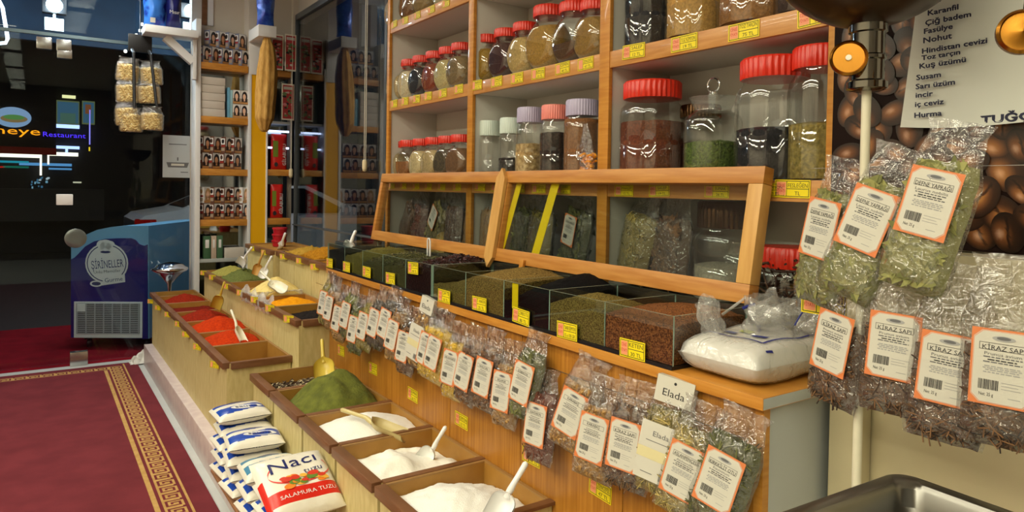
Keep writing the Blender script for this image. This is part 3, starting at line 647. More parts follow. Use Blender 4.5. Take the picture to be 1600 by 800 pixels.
# jar with a glass stopper
y = onX(1112, 265, XJ).y
t = empty('stopper_jar', (XJ, y, SH[0]+.001), 'clear glass jar of green herb with a glass stopper', 'jar')
R = .086
g = MB().lathe([(0, 0), (R*.97, 0), (R, .006), (R, .175), (R*.93, .192), (R*.66, .206), (R*.62, .212), (R*.64, .218)], 44, 0, cap1=False); g.build('glass', 'glass', t, angle=50)
c = MB().lathe([(0, .004), (R*.95, .004), (R*.95, .112), (R*.5, .118), (0, .117)], 36, 0)
for v in c.v:
    if v.z > .01: v.z += .006*nz(v.x*40, v.y*40)
c.build('contents', cm((96, 116, 44), (54, 70, 22), 130, 2), t)
st = MB().lathe([(0, .208), (R*.6, .208), (R*.66, .222), (R*.80, .246), (R*.82, .250), (R*.5, .254), (R*.18, .256), (R*.16, .268), (0, .27)], 40, 0)
ring = [Vector((0, .022*math.cos(a), .288+.022*math.sin(a))) for a in [2*PI*k/20 for k in range(21)]]
so = st.build('stopper', glass('stopper_glass', .10, .6, 3, (.93, .96, .93), .02, milk=.12), t, angle=50)
MB().tube(ring, .0035, 8).build('ring', 'chrome', so)
rc = onX(1222, 400, 1.70)
jar(canister_meshes(.098, rc.z+.025-1.121, .0, 'redjar', ribs=False), (1.735, rc.y, 1.121), 'wide red lidded jar of tangled dark roots beside the glass flap end', None, None)
rt2 = MB(); rnd = random.Random(8)
def tangle(n, R, H, mb, r0=.0035):
    for k in range(n):
        a = rnd.random()*6.3; rr_ = R*math.sqrt(rnd.random())*.9; p = Vector((rr_*math.cos(a), rr_*math.sin(a), rnd.uniform(.012, H))); pts = [p]
        d = Vector((rnd.uniform(-1, 1), rnd.uniform(-1, 1), rnd.uniform(-.7, .7)))*.022
        for j in range(5):
            d += Vector((rnd.uniform(-1, 1), rnd.uniform(-1, 1), rnd.uniform(-.8, .8)))*.012; q = pts[-1]+d
            if math.hypot(q.x, q.y) > R*.93: q.x *= .8; q.y *= .8
            q.z = min(max(q.z, .008), H); pts.append(q)
        mb.tube(pts, [r0*f for f in (.6, 1, 1.1, 1, .8, .4)], 5)
tangle(90, .098, .15, rt2)
o = rt2.build('dried_roots', mat('dried_roots', (92, 62, 40), .8, c2=(50, 32, 22), isl=1), loc=(1.735, rc.y, 1.121), angle=70)
tag(o, 'tangle of dark dried roots inside the red lidded jar by the flap', 'roots', None, 'stuff')
dg = onX(1128, 390, 1.74)
jar(canister_meshes(.10, .30, .55, 'darkmetal', ribs=False, lidh=.07), (1.76, dg.y, 1.121), 'wide clear jar with a dark domed lid behind the second glass pane', cm((170, 160, 140)), None)
y = onX(1088, 265, 1.80).y
t = jar(canister_meshes(.075, .25, .7, 'darkmetal', ribs=False, lidh=.03), (1.815, y, SH[0]+.001), 'jar with a brown metal lid half hidden behind the red brown powder jar', cm((70, 40, 28)), None)
# yellow bag on the lowest shelf
y = onX(922, 262, 1.66).y
t = empty('spice_packet', (1.645, y, SH[0]+.001), 'clear packet of orange yellow candied peel leaning on the upright', 'packet')
def pk(u, v):
    a = 2*PI*u; wv = .040*(1-.75*max(0, v-.5)/.5) if v > .5 else .040
    return (.022*math.sin(a)*(1.1-v), wv*math.cos(a)+.006*nz(u*6, v*6)+.010*v, .205*v+.006*nz(u*9, v*7, 3))
MB().grid(pk, 20, 14, wrap=True).build('wrapper', 'film', t, angle=60)
b = MB()
rnd = random.Random(4)
for k in range(46):
    z0 = rnd.uniform(.006, .095); yy = rnd.uniform(-.030, .030); xx = rnd.uniform(-.013, .013); a = rnd.uniform(-.5, .5)
    b.tube([(xx, yy-.012*math.cos(a), z0-.012*math.sin(a)), (xx+.002, yy, z0+.003), (xx, yy+.012*math.cos(a), z0+.012*math.sin(a))], .0048, 6)
b.build('contents', mat('candied_peel', (240, 160, 24), .4, c2=(226, 130, 14), isl=1), t)

# ------------------------------------------------------------------ price tags
def tag_mesh(w_, h_, name=None, price=None, style=0):
    mb = MB(); I = Matrix.Identity(4); t_ = .0012
    mb.box(-w_/2, w_/2, -h_/2, h_/2, 0, t_, 0)
    z = t_+.0002; b = h_*.06; th = h_*.035
    x0, x1, y0, y1 = -w_/2+b, w_/2-b, -h_/2+b, h_/2-b
    for r in ((x0, x1, y0, y0+th), (x0, x1, y1-th, y1), (x0, x0+th, y0, y1), (x1-th, x1, y0, y1)): mb.rect(*r, I, 1, z)
    xs = x0+(x1-x0)*.33
    mb.rect(xs, xs+th, y0, y1, I, 1, z); mb.rect(xs, x1, -h_*.02, -h_*.02+th, I, 1, z)
    mb.rect(x0+th*2, xs-th, y0+th*2, y1-th*2, I, 2, z)
    if style:
        mb.text('CİNSİ', h_*.17, Matrix.Translation(((x0+xs)/2, h_*.2, z+.0002)), 3, width=(xs-x0)*.72)
        mb.text('FİYATI', h_*.17, Matrix.Translation(((x0+xs)/2, -h_*.1, z+.0002)), 3, width=(xs-x0)*.76)
    cx = (xs+x1)/2
    if name: mb.text(name, h_*.24, Matrix.Translation((cx, h_*.23, z+.0002)), 1, width=min((x1-xs)*.86, .2*h_*len(name)+.002))
    if price: mb.text(price, h_*.22, Matrix.Translation((cx, -h_*.25, z+.0002)), 1, width=min((x1-xs)*.8, .15*h_*len(price)+.002))
    return mb.mesh('price_tag', ['tagy', 'ink', 'tagp', 'redink'], smooth=False)
_tm = {}
def ptag(px, py, X, w_, h_, label, group, name=None, price=None, style=0, rz=0, roll=0, lean=0, push=0):
    w_ *= 1.3; p = onX(px, py, X); k = (w_, h_, name, price, style)
    if k not in _tm: _tm[k] = tag_mesh(*k)
    o = bpy.data.objects.new('price_tag', _tm[k]); COL.objects.link(o)
    o.matrix_world = AISLE(p-Vector((push, 0, 0))) @ Matrix.Rotation(rz, 4, 'Y') @ Matrix.Rotation(roll, 4, 'Z') @ Matrix.Rotation(lean, 4, 'X')
    return tag(o, label, 'price tag', group)
def tagrow(lst, X, w_, h_, where, frm, **kw):
    for k, it in enumerate(lst):
        px, py = it[:2]; nm = it[2] if len(it) > 2 else ('MAHLEP', 'SALEP', 'SUMAK', 'KİMYON', 'ÇEMEN', 'ZENCEFİL', 'KEKİK')[k % 7]
        pr = it[3] if len(it) > 3 else '%d TL' % (12+k*7 % 40)
        ptag(px, py, X, w_, h_, '%s yellow price tag from %s, %s' % (ORD[k], frm, where), 'price tags on the '+where, nm, pr, roll=rad(random.uniform(-3, 3)), **kw)
WE = 'the window end'
tagrow([(616, 38), (633, 32), (652, 24), (674, 15), (697, 5)], 1.6015, .052, .036, 'top edge of window bay', WE)
tagrow([(616, 162), (633, 158), (651, 154.5), (669, 150), (692, 145.5), (717, 139)], 1.6015, .058, .040, 'middle edge of window bay', WE)
tagrow([(745, 133), (776, 127.5), (808, 122), (841, 115), (879, 106.5), (915, 99.5)], 1.6015, .064, .042, 'middle edge of centre bay', WE)
tagrow([(990, 80, 'SALEP'), (1069, 67, 'TOZ KİMYON'), (1162, 48, 'TOZ TARÇIN', '75 TL'), (1275, 24, 'KAKAO')], 1.6015, .078, .046, 'middle edge of poster bay', WE, style=1)
tagrow([(612, 290), (630, 290), (650, 291), (669, 291), (690, 291.5), (714, 292)], 1.6015, .056, .034, 'shelf edge behind first glass pane', WE)
tagrow([(750, 292), (776, 293), (810, 294), (842, 295), (880, 296)], 1.6015, .066, .034, 'shelf edge behind second glass pane', WE)
tagrow([(975, 298), (1030, 298), (1120, 299), (1204, 297)], 1.6015, .066, .036, 'shelf edge behind pane, poster bay', WE, style=1)
ptag(1238, 295, 1.6015, .078, .046, 'yellow price tag reading FESLEĞEN beside the end of the glass flap', None, 'FESLEĞEN', 'TL', 1, roll=rad(-1))
ptag(1287, 474, 1.36, .078, .05, 'yellow price tag half hidden behind the hanging cherry stalk bag', None, 'URYANİ', 'TL', 1)
TG = 'front of the glass seed troughs'
tagrow([(515, 411), (541.5, 417), (573, 425), (610, 435), (645.5, 419), (694, 463, 'ÇAM TB', '50 TL'), (749, 475, 'T. ANASON', '25 TL'), (814, 494.5, 'ÇÖREKOTU', '80 TL'), (886, 517, 'TANE KİMYON', '15 x 100 GR'), (988, 546, 'KETEN', '30 TL')], CX+.0005, .068, .046, TG, WE, style=1)
tagrow([(533, 548), (583, 576), (645, 617), (721, 657), (830, 713), (938, 765)], 1.2445, .068, .048, 'wood front below the herb bags', WE, style=1)
tagrow([(235, 471), (246.6, 481), (262, 491.5), (278.7, 506.5), (290, 522.5), (308, 542), (335, 570)], .752, .046, .034, 'trim of the lowest bin row', 'the glass door', lean=0, rz=rad(32))
tagrow([(318, 426.6), (331.6, 433.5), (355, 447.6), (376, 457.5), (398.5, 468.6), (421.6, 481.5), (451, 498.6)], 1.067, .05, .036, 'trim of the middle bin row', 'the mirror cabinet', rz=rad(32))
tagrow([(396, 388.5), (413.5, 394.5)], 1.357, .05, .036, 'trim of the wide upper bin', 'the mirror cabinet', rz=rad(32))
tagrow([(443, 401), (469, 408), (491.5, 417)], 1.397, .05, .036, 'trim of the upper bin row', 'the mirror cabinet', rz=rad(32))
# ------------------------------------------------------------------ herb bags
LS = .084, .117
def label_mesh(title, sub, lw, lh, light=False):
    mb = MB(); I = Matrix.Identity(4); c = .13*lw
    def octo(s, z, mi):
        w_, h_ = lw/2-s, lh/2-s; k = c
        mb.poly([(-w_+k, -h_, z), (w_-k, -h_, z), (w_, -h_+k, z), (w_, h_-k, z), (w_-k, h_, z), (-w_+k, h_, z), (-w_, h_-k, z), (-w_, -h_+k, z)], mi)
    mb.rect(-lw/2, lw/2, -lh/2, lh/2, I, 0, 0)
    octo(.0030, .0003, 1); octo(.0036, .0005, 0); octo(.0042, .0007, 1)
    if light: octo(.001, .0009, 1)
    z = .0012; H = lambda f: lh*(f-.5)
    T = lambda s, f, h, mi, wd, dx=0: mb.text(s, h, Matrix.Translation((dx, H(f), z)), mi, width=wd)
    mb.ell((0, H(.88)), (lw*.18, lh*.035), I, 4, 18, z); mb.ell((0, H(.885)), (lw*.11, lh*.022), I, 3, 18, z+.0002)
    w2 = lw*.37
    for r in ((-w2, w2, H(.72), H(.72)+.0006), (-w2, w2, H(.81), H(.81)+.0006), (-w2, -w2+.0006, H(.72), H(.81)), (w2-.0006, w2, H(.72), H(.81))): mb.rect(*r, I, 2, z)
    T(title, .765, lh*.064, 2, min(w2*1.86, lh*.064*.72*len(title)))
    T(sub, .672, lh*.042, 3, min(w2*1.7, lh*.034*len(sub)))
    for f, k, mi in ((.62, .8, 3), (.585, .62, 2), (.555, .8, 3), (.50, .74, 4), (.475, .8, 4), (.45, .7, 4), (.42, .78, 4)):
        x = -w2*k; rnd = random.Random(int(f*1000)+len(title))
        while x < w2*k:
            l = rnd.uniform(.003, .009); mb.rect(x, min(x+l, w2*k), H(f), H(f)+lh*.015, I, mi, z); x += l+.0015
    x = -w2*.95; rnd = random.Random(3)
    while x < -w2*.12:
        l = rnd.uniform(.0005, .0014); mb.rect(x, x+l, H(.20), H(.33), I, 2, z); x += l+rnd.uniform(.0005, .0011)
    mb.rect(.0, w2*.9, H(.31), H(.31)+.0008, I, 4, z); mb.rect(.0, w2*.7, H(.27), H(.27)+.0008, I, 4, z); mb.rect(.0, w2*.8, H(.23), H(.23)+.0008, I, 4, z)
    T('Net: 25 g', .13, lh*.045, 2, w2*.6, -w2*.6); mb.rect(w2*.3, w2*.8, H(.12), H(.12)+.001, I, 4, z)
    return mb
def bag_fn(w_, h_, d_, seed, sgn, sh=1.0, fillv=1.0, neck=.68):
    def fn(u, v):
        U_ = 2*u-1; vv = v*fillv
        wd = w_/2*(1-.34*max(0, (vv-.66)/.34)**.8*(1 if vv > .66 else 0)+.22*max(0, (vv-.93)/.07))*(1 if vv > .06 else .92+vv)
        pr = min(1, (vv/.10)**.6) if vv < .10 else (1 if vv < .66 else max(.08, 1-(vv-.66)/.22))
        th = d_/2*max(0, 1-abs(U_)**3.2)**.75*pr*sh
        cr = .0035*nz(u*5+seed, v*8, sgn)+(.011*nz(u*8+seed, v*9, 5)*sgn if vv > .62 else 0)
        x = U_*wd*sh+.003*nz(v*7, seed); z = -h_+h_*vv+.004*nz(u*4, seed, v*2)
        return (x, sgn*(th+cr*(1-abs(U_)**4)), z)
    return fn
# local frame: x along the wall, y through the bag (front = -y), z up, origin at the hanging edge
def bag_meshes(w_, h_, d_, seed, cmat, kind, title, sub, lz=-.155, elada=False, bs=1, fill=None):
    out = []
    f = MB(); f.grid(bag_fn(w_, h_, d_, seed, -1), 16, 26); f.grid(bag_fn(w_, h_, d_, seed, 1), 16, 26, flip=True)
    out.append(('wrapper', f.mesh('wrapper', 'film', angle=75), None))
    c = MB(); fv = {'leaf': .76, 'stick': .74, 'flower': .72, 'chunk': .70}[kind]
    fv = fill or fv
    c.grid(bag_fn(w_, h_, d_, seed, -1, .90, fv), 14, 18); c.grid(bag_fn(w_, h_, d_, seed, 1, .90, fv), 14, 18, flip=True)
    rnd = random.Random(seed)
    n = int({'leaf': 170, 'stick': 230, 'flower': 240, 'chunk': 190}[kind]*(1.7 if seed >= 20 and seed < 31 or seed > 60 else 1))
    for k in range(n):
        u, v = rnd.uniform(.14, .86), rnd.uniform(.08, .98); sg = -1 if rnd.random() < .75 else 1
        p = Vector(bag_fn(w_, h_, d_, seed, sg, .87, fv)(u, v))
        R_ = Matrix.Rotation(rnd.uniform(-.16, .16), 3, 'Z') @ Matrix.Rotation(rnd.random()*6.3, 3, 'Y') @ Matrix.Rotation(rnd.uniform(-.3, .3), 3, 'X')
        if kind == 'leaf':
            l, b = rnd.uniform(.010, .024)*bs, rnd.uniform(.004, .009)*bs
            q = [(-l, 0, 0), (-l*.3, .001, b), (l*.4, -.001, b*.8), (l, 0, 0), (l*.4, .001, -b*.8), (-l*.3, -.001, -b)]
            c.poly([p+R_ @ Vector(a) for a in q], 0)
        elif kind == 'stick':
            l = rnd.uniform(.010, .022); a = p+R_ @ Vector((-l, 0, 0)); b = p+R_ @ Vector((l, 0, rnd.uniform(-.006, .006)))
            c.tube([a, (a+b)/2+R_ @ Vector((0, 0, rnd.uniform(-.004, .004))), b], .0013*bs, 4)
        else:
            s_ = (rnd.uniform(.004, .008) if kind == 'flower' else rnd.uniform(.006, .012))*bs
            q = [(s_, 0, 0), (0, s_*.6, 0), (0, 0, s_*.7), (-s_, 0, 0), (0, -s_*.6, 0), (0, 0, -s_*.7)]; q = [p+R_ @ Vector(a) for a in q]
            n0 = len(c.v); c.v += q
            for ff in ((0, 1, 2), (1, 3, 2), (3, 4, 2), (4, 0, 2), (1, 0, 5), (3, 1, 5), (4, 3, 5), (0, 4, 5)): c.f.append(tuple(n0+i for i in ff)); c.m.append(0)
    if h_ > 0: 
        for v in c.v: v.z = min(v.z, -.03)
    out.append(('contents', c.mesh('contents', cmat, angle=30), None))
    Mx = Matrix.Translation((0, -d_/2-.004, lz)) @ Matrix.Rotation(PI/2, 4, 'X')
    if not elada:
        out.append(('label', MB().add(label_mesh(title, sub, *LS), Mx).mesh('label', ['orange', 'paper', 'ink', 'greyink', 'paleink'], smooth=False), 'white label with orange border'))
    else:
        b = MB(); I = Mx
        b.rect(-w_*.40, w_*.40, -.075, .055, I, 0, 0); b.rect(-w_*.40, w_*.40, -.028, -.004, I, 1, .0004); b.text('Elada', .012, I @ Matrix.Translation((0, .030, .0006)), 2, width=.04)
        for k in range(12): b.rect(.012+k*.0024, .0132+k*.0024, -.068, -.05, I, 2, .0006)
        b.rect(-.035, .03, .012, .0135, I, 2, .0006); b.rect(-.035, -.005, -.060, -.0585, I, 2, .0006)
        out.append(('band_label', b.mesh('band_label', ['paper', 'bandgold', 'greyink'], smooth=False), 'cream band label'))
        hd = MB(); hd.box(-w_*.36, w_*.36, -.010, .010, -.055, .005, 0)
        J = Matrix.Translation((0, -.0104, -.025)) @ Matrix.Rotation(PI/2, 4, 'X'); hd.text('Elada', .017, J @ Matrix.Translation((0, -.006, 0)), 2, width=.055); hd.ell((0, .018), (.0035, .0035), J, 2, 12)
        out.append(('header_card', hd.mesh('header_card', ['paper', 'paper', 'ink'], smooth=False), 'folded cream header card'))
    return out
M['bandgold'] = mat('band_tint', (206, 196, 150), .5)
def herb_bag(p, meshes, label, group, yaw=0, roll=0, lean=0, name='herb_bag', face=None):
    t = empty(name, p, label, 'bag', group)
    base = Matrix.Rotation(-PI/2, 4, 'Z')     # front (-y) turned to face the aisle (-x)
    t.matrix_world = Matrix.Translation(p) @ base @ Matrix.Rotation(yaw, 4, 'Z') @ Matrix.Rotation(lean, 4, 'X') @ Matrix.Rotation(roll, 4, 'Y')
    for nm, me, lb in meshes:
        o = bpy.data.objects.new(nm, me); COL.objects.link(o); o.parent = t
        if lb: o['label'] = lb
    return t
HM = {k: mat('herb_'+k, a, .7, c2=b, isl=.8, scale=60, lo=.2, hi=.8) for k, a, b in (
    ('green', (112, 114, 58), (44, 48, 24)), ('olive', (150, 136, 66), (100, 92, 40)), ('brown', (120, 82, 44), (66, 42, 24)), ('grey', (92, 82, 66), (56, 48, 40)),
    ('yellow', (222, 184, 44), (176, 140, 40)), ('tan', (176, 136, 76), (116, 80, 40)), ('red', (120, 58, 28), (76, 36, 20)), ('dark', (120, 84, 50), (30, 19, 12)), ('straw', (190, 168, 96), (84, 76, 34)), ('bay', (148, 146, 84), (98, 100, 50)))}
HB = [  # label centre, lean tilt, material, kind, title, subtitle, short description
    (504, 473, 8, 'olive', 'leaf', 'MELİSA', 'Melissa', 'olive leaves'), (513, 481, 9, 'tan', 'flower', 'PAPATYA', 'Matricaria', 'tan flower heads'),
    (526, 497, 10, 'tan', 'chunk', 'HATMİ', 'Althaea', 'pale tan pieces'), (539, 492, 11, 'green', 'leaf', 'ADAÇAYI', 'Salvia', 'dark green leaves'),
    (551, 514, 8, 'green', 'leaf', 'NANE', 'Mentha', 'grey green leaves'), (566, 509, 10, 'olive', 'leaf', 'ISIRGAN', 'Urtica', 'green leaf bits'),
    (583, 504, 12, 'grey', 'stick', 'LAVANTA', 'Lavandula', 'grey purple stalks'), (600, 505, 14, 'grey', 'stick', 'KARABAŞ', 'Lavandula', 'dark grey stalks'),
    (612, 523, 12, 'tan', 'leaf', 'KEKİK', 'Thymus', 'tan leaf bits'), (629, 541, 8, 'brown', 'chunk', 'KEREVİZ', 'Apium', 'brown root pieces'),
    (649, 530, 14, 'tan', 'leaf', None, None, 'tan leaves'),
    (664, 545, 13, 'yellow', 'flower', 'ALTIN OTU', 'Helichrysum', 'yellow flowers'), (676, 551, 14, 'yellow', 'flower', 'PAPATYA', 'Matricaria', 'bright yellow flowers'),
    (702, 574, 8, 'yellow', 'flower', 'SARI KANTARON', 'Hypericum', 'yellow flower tops'), (724, 580, 13, 'brown', 'chunk', 'MEYAN', 'Glycyrrhiza', 'brown pieces'),
    (754, 589, 10, 'brown', 'chunk', 'HAVLICAN', 'Alpinia', 'dark brown chips'), (783, 611, 6, 'tan', 'chunk', 'IHLAMUR', 'Tilia', 'tan brown chips'),
    (815, 598, 13, 'green', 'leaf', 'BİBERİYE', 'Rosmarinus', 'grey green needles'), (836, 663, 6, 'red', 'stick', 'KANTARON', 'Hypericum', 'red brown stalks'),
    (892, 644, 20, 'tan', 'chunk', 'KARABAŞ', 'Lavandula', 'tan root slices'), (926, 684, 11, 'tan', 'chunk', 'KARABAŞ', 'Lavandula', 'brown root slices'),
    (975.5, 695, 9, 'dark', 'stick', 'KİRAZ SAPI', 'Prunus avium', 'dark cherry stalks'), (1031, 702, 12, 'straw', 'stick', None, None, 'straw stalks'),
    (1068, 736, 17, 'straw', 'stick', 'ASLANPENÇESİ', 'Alchemilla', 'straw and green stalks'), (1124, 750, 19, 'green', 'stick', 'KIRKKİLİT OTU', 'Equisetum', 'dark green horsetail')]
for k, (px, py, tl, mk, kd, ti, su, ds) in enumerate(HB):
    w_ = .116 if k < 19 else .13; hh = .265
    ms = bag_meshes(w_, hh, (.05 if k < 19 else .058), k+1, 'herb' if 0 else HM[mk], kd, ti, su, elada=ti is None)
    q = onX(px, py, 1.17 - .002*(k % 3)); yaw = rad(7 if k < 19 else 16); lean = rad(-8); roll = rad(max(-1, (tl-6)/.9))
    R_ = Matrix.Rotation(-PI/2, 4, 'Z') @ Matrix.Rotation(yaw, 4, 'Z') @ Matrix.Rotation(lean, 4, 'X') @ Matrix.Rotation(roll, 4, 'Y')
    p = q - R_.to_3x3() @ Vector((0, -.027, -.155))
    lab = (('herb bag of %s labelled %s, %s from the window end' % (ds, ti, ORD[k])) if k > 17 else ('herb bag of %s hanging on the counter front, %s from the window end' % (ds, ORD[k]))) if ti else ('herb bag of %s with a cream header card, %s from the window end' % (ds, ORD[k]))
    herb_bag(p, ms, lab, 'herb bags hanging along the counter', yaw, roll, lean)
# rail they hang from
pts = [onX(498, 440, 1.235), onX(700, 500, 1.235), onX(960, 585, 1.235), onX(1150, 650, 1.235)]
zr = sum(p.z for p in pts)/4
tag(MB().tube([Vector((1.238, pts[0].y+.05, .93)), Vector((1.238, pts[-1].y-.02, .93))], .0012, 8).build('hanging_wire', 'steel', origin=(1.238, 2, .93)), 'thin steel wire along the counter front carrying the herb bags', 'wire')
# bags on the stand by the coffee poster
RB = [(1280, 357, 14, 'bay', 'leaf', 'DEFNE YAPRAĞI', 'Laurus nobilis', 'bay leaves, upper row beside the FESLEĞEN price tag', 1.285, 1.0), (1353, 343, 24, 'bay', 'leaf', 'DEFNE YAPRAĞI', 'Laurus nobilis', 'bay leaves, middle one of the upper row and most tilted', 1.26, 1.0), (1450, 317, 18, 'bay', 'leaf', 'DEFNE YAPRAĞI', 'Laurus nobilis', 'bay leaves hanging highest under the handwritten note', 1.245, 1.0),
      (1299, 535, 12, 'dark', 'stick', 'KİRAZ SAPI', 'Prunus avium', 'cherry stalks, lower row beside the sugar bag', 1.27, 1.0), (1395, 541, 7, 'dark', 'stick', 'KİRAZ SAPI', 'Prunus avium', 'cherry stalks, second from the sugar bag', 1.255, 1.0), (1479, 577, 8, 'dark', 'stick', 'KİRAZ SAPI', 'Prunus avium', 'cherry stalks hanging lowest, above the steel tray', 1.235, 1.0), (1566, 576, 5, 'dark', 'stick', 'KİRAZ SAPI', 'Prunus avium', 'cherry stalks, fourth from the sugar bag at the photo edge', 1.22, 1.0)]
for k, (px, py, tl, mk, kd, ti, su, ds, X, s_) in enumerate(RB):
    ms = bag_meshes(.125, .30, .05, k+61, HM[mk], kd, ti, su, lz=-.175 if k >= 3 else -.145, fill=.52 if k >= 3 else None)
    lz = -.175 if k >= 3 else -.145
    q = onX(px, py, X); yaw = rad(4 if k else -14) if k < 3 else rad(12); lean = rad(-5); roll = rad((tl-4)/1.05)
    if k == 3: yaw = rad(-12)
    R_ = Matrix.Rotation(-PI/2, 4, 'Z') @ Matrix.Rotation(yaw, 4, 'Z') @ Matrix.Rotation(lean, 4, 'X') @ Matrix.Rotation(roll, 4, 'Y')
    p = q - R_.to_3x3() @ Vector((0, -.029, lz))
    herb_bag(p, ms, 'cellophane bag of '+ds, 'bay leaf bags by the poster' if k < 3 else 'cherry stalk bags by the poster', yaw, roll, lean)
# bags stored behind the glass flap
SB = [(625, 345, 'grey', 'chunk', 'HATMİ', 'grey chunks lying near the window end', 70), (648, 330, 'brown', 'leaf', 'DEFNE', 'brown leaves leaning over', 40), (662, 348, 'red', 'chunk', 'KUŞBURNU', 'red berries', 12), (692, 335, 'olive', 'leaf', 'MELİSA', 'olive leaves leaning steeply', 34), (690, 358, 'yellow', 'flower', 'PAPATYA', 'yellow pods standing in front', 4),
      (714, 352, 'dark', 'stick', 'KİRAZ SAPI', 'dark stalks beside the upright', 3), (745, 335, 'tan', 'stick', 'MEYAN KÖKÜ', 'tan liquorice roots', 4), (766, 345, 'tan', 'stick', 'ZENCEFİL', 'tan roots near the pointed batten', 2),
      (825, 345, 'green', 'leaf', 'ADAÇAYI', 'dark green leaves by the first yellow strip', 6), (850, 355, 'olive', 'stick', 'KEKİK', 'olive stalks between the yellow strips', 5), (908, 352, 'green', 'leaf', 'DEFNE YAPRAĞI', 'green leaves with the clearest label', 12), (1005, 372, 'straw', 'stick', 'REZENE', 'straw coloured stalks alone past the upright', 16), (1055, 375, 'dark', 'leaf', 'OĞUL OTU', 'dark leaves beside the domed glass jar', 4)]
for k, (px, py, mk, kd, ti, ds, tl) in enumerate(SB):
    X = 1.715-.02*(k % 2); ms = bag_meshes(.17, .31 if tl < 60 else .24, .08, k+31, HM[mk], kd, ti, 'Herba', lz=-.15, bs=1.5)
    if k not in (0, 3, 10): ms = ms[:2]
    q = onX(px, py, X)
    roll = rad(tl); h_ = .27
    zt = 1.122+.302*abs(math.cos(roll))+.07*abs(math.sin(roll))+.008
    if k == 4: zt = 1.122+.25
    p = Vector((X, q.y-.10*math.sin(rad(tl)), zt))
    herb_bag(p, ms, 'cellophane bag of %s behind the glass flap' % ds, 'bags stored behind the glass flap', rad(-6), roll, rad(-3))
# ------------------------------------------------------------------ scoops
def scoop(tip, back, end, width, m, label, upv=(0, 0, 1), hr=.007, group=None, name='scoop'):
    tip, back, end = Vector(tip), Vector(back), Vector(end)
    ax = (tip-back); L = ax.length; ax.normalize(); u = Vector(upv); u = (u-ax*u.dot(ax)).normalized(); s = ax.cross(u)
    R = width/2; t = empty(name, tip, label, 'scoop', group)
    def P(a, v, r=1.0):
        ang = PI*(1.08+.84*a) if True else 0
        rr = R*min(1, (.0+math.sqrt(max(0, 1-(1-min(1, v/.38))**2)))) if v < .38 else R
        rr *= r; lip = .10*L*math.sin(PI*a)
        return back+ax*(L*v+(lip if v > .9 else 0))+s*(rr*math.cos(ang)*1.0)+u*(rr*math.sin(ang)+R*.25)
    b = MB().grid(lambda a, v: P(a, v), 16, 12); b.grid(lambda a, v: P(a, v, .93)+u*.001, 16, 12, flip=True)
    b.build('bowl', m, t, origin=tip, angle=70, merge=False)
    d = (end-back).normalized()
    h = MB().tube([back+d*-.012-u*R*.3, back+d*.012-u*R*.12, back+d*.03, (back+end)/2, end-d*.006, end], [hr*1.1, hr*1.2, hr, hr*.95, hr*1.05, hr*.55], 10)
    h.build('handle', m, t, origin=tip, angle=60)
    return t
beige_p = mat('beige_plastic', (206, 190, 134), .35); yel_p = mat('straw_yellow_plastic', (206, 182, 76), .35); ivory = mat('ivory_plastic', (232, 226, 202), .35); whp = mat('white_plastic', (238, 238, 236), .3)
scoop(onX(772, 810, 1.02), onX(794, 770, 1.07), onX(823, 722, 1.13), .075, whp, 'white plastic scoop stuck in the salt bin nearest the camera', (-.8, -.6, .2), .0085)
scoop(onX(652, 728, 1.10), onX(676, 700, 1.14), onX(697, 666, 1.18), .066, whp, 'white plastic scoop in the lumpy powder by the wood panel', (-.8, -.6, .3), .0075)
scoop(onX(632, 676, 1.12), onX(580, 655, 1.03), onX(533, 640, .97), .085, beige_p, 'beige scoop lying across the fine white salt', (0, 0, 1), .008)
scoop(onX(508, 592, 1.10), onX(505, 560, 1.13), onX(503, 530, 1.15), .10, yel_p, 'straw yellow scoop standing upright in the green henna', (-.35, -1, .1), .009)
scoop(onX(382, 532, .97), onX(371, 510, .95), onX(361, 484, .93), .065, ivory, 'ivory scoop tipped into the bright orange paprika', (.6, -.6, .5), .007)
scoop(onX(336, 483, .98), onX(344, 461, 1.0), onX(351, 440, 1.02), .075, yel_p, 'straw yellow scoop standing in the dark red flakes', (-.4, -1, .2), .007)
scoop(onX(373, 416, 1.2), onX(381, 403, 1.22), onX(394, 386, 1.26), .085, whp, 'white scoop in the pale green herb by the mirror cabinet', (-.5, -.8, .3), .008)
scoop(onX(400, 428, 1.25), onX(404, 412, 1.27), onX(413, 391, 1.3), .065, mat('wood_scoop', (196, 150, 74), .5), 'wooden scoop standing behind the dark green oregano', (-.5, -.8, .3), .007)
scoop(onX(409, 432, 1.25), onX(415, 418, 1.28), onX(425, 400, 1.31), .06, whp, 'white scoop in the dark green oregano', (-.5, -.8, .3), .008)
scoop(onX(440, 450, 1.2), onX(424, 440, 1.18), onX(407, 424, 1.15), .085, ivory, 'ivory scoop lying over the pale yellow flour', (-.2, -.3, 1), .007)
scoop(onX(430, 387, 1.48), onX(440, 380, 1.49), onX(446, 364, 1.5), .09, whp, 'white scoop in the pale mustard spice of the upper row', (-.5, -.6, .6), .009)
scoop(onX(543, 388, 1.33), onX(548, 377, 1.34), onX(556, 360, 1.37), .07, whp, 'white scoop standing in the yellow herb of the trough', (-.5, -.6, .5), .008)
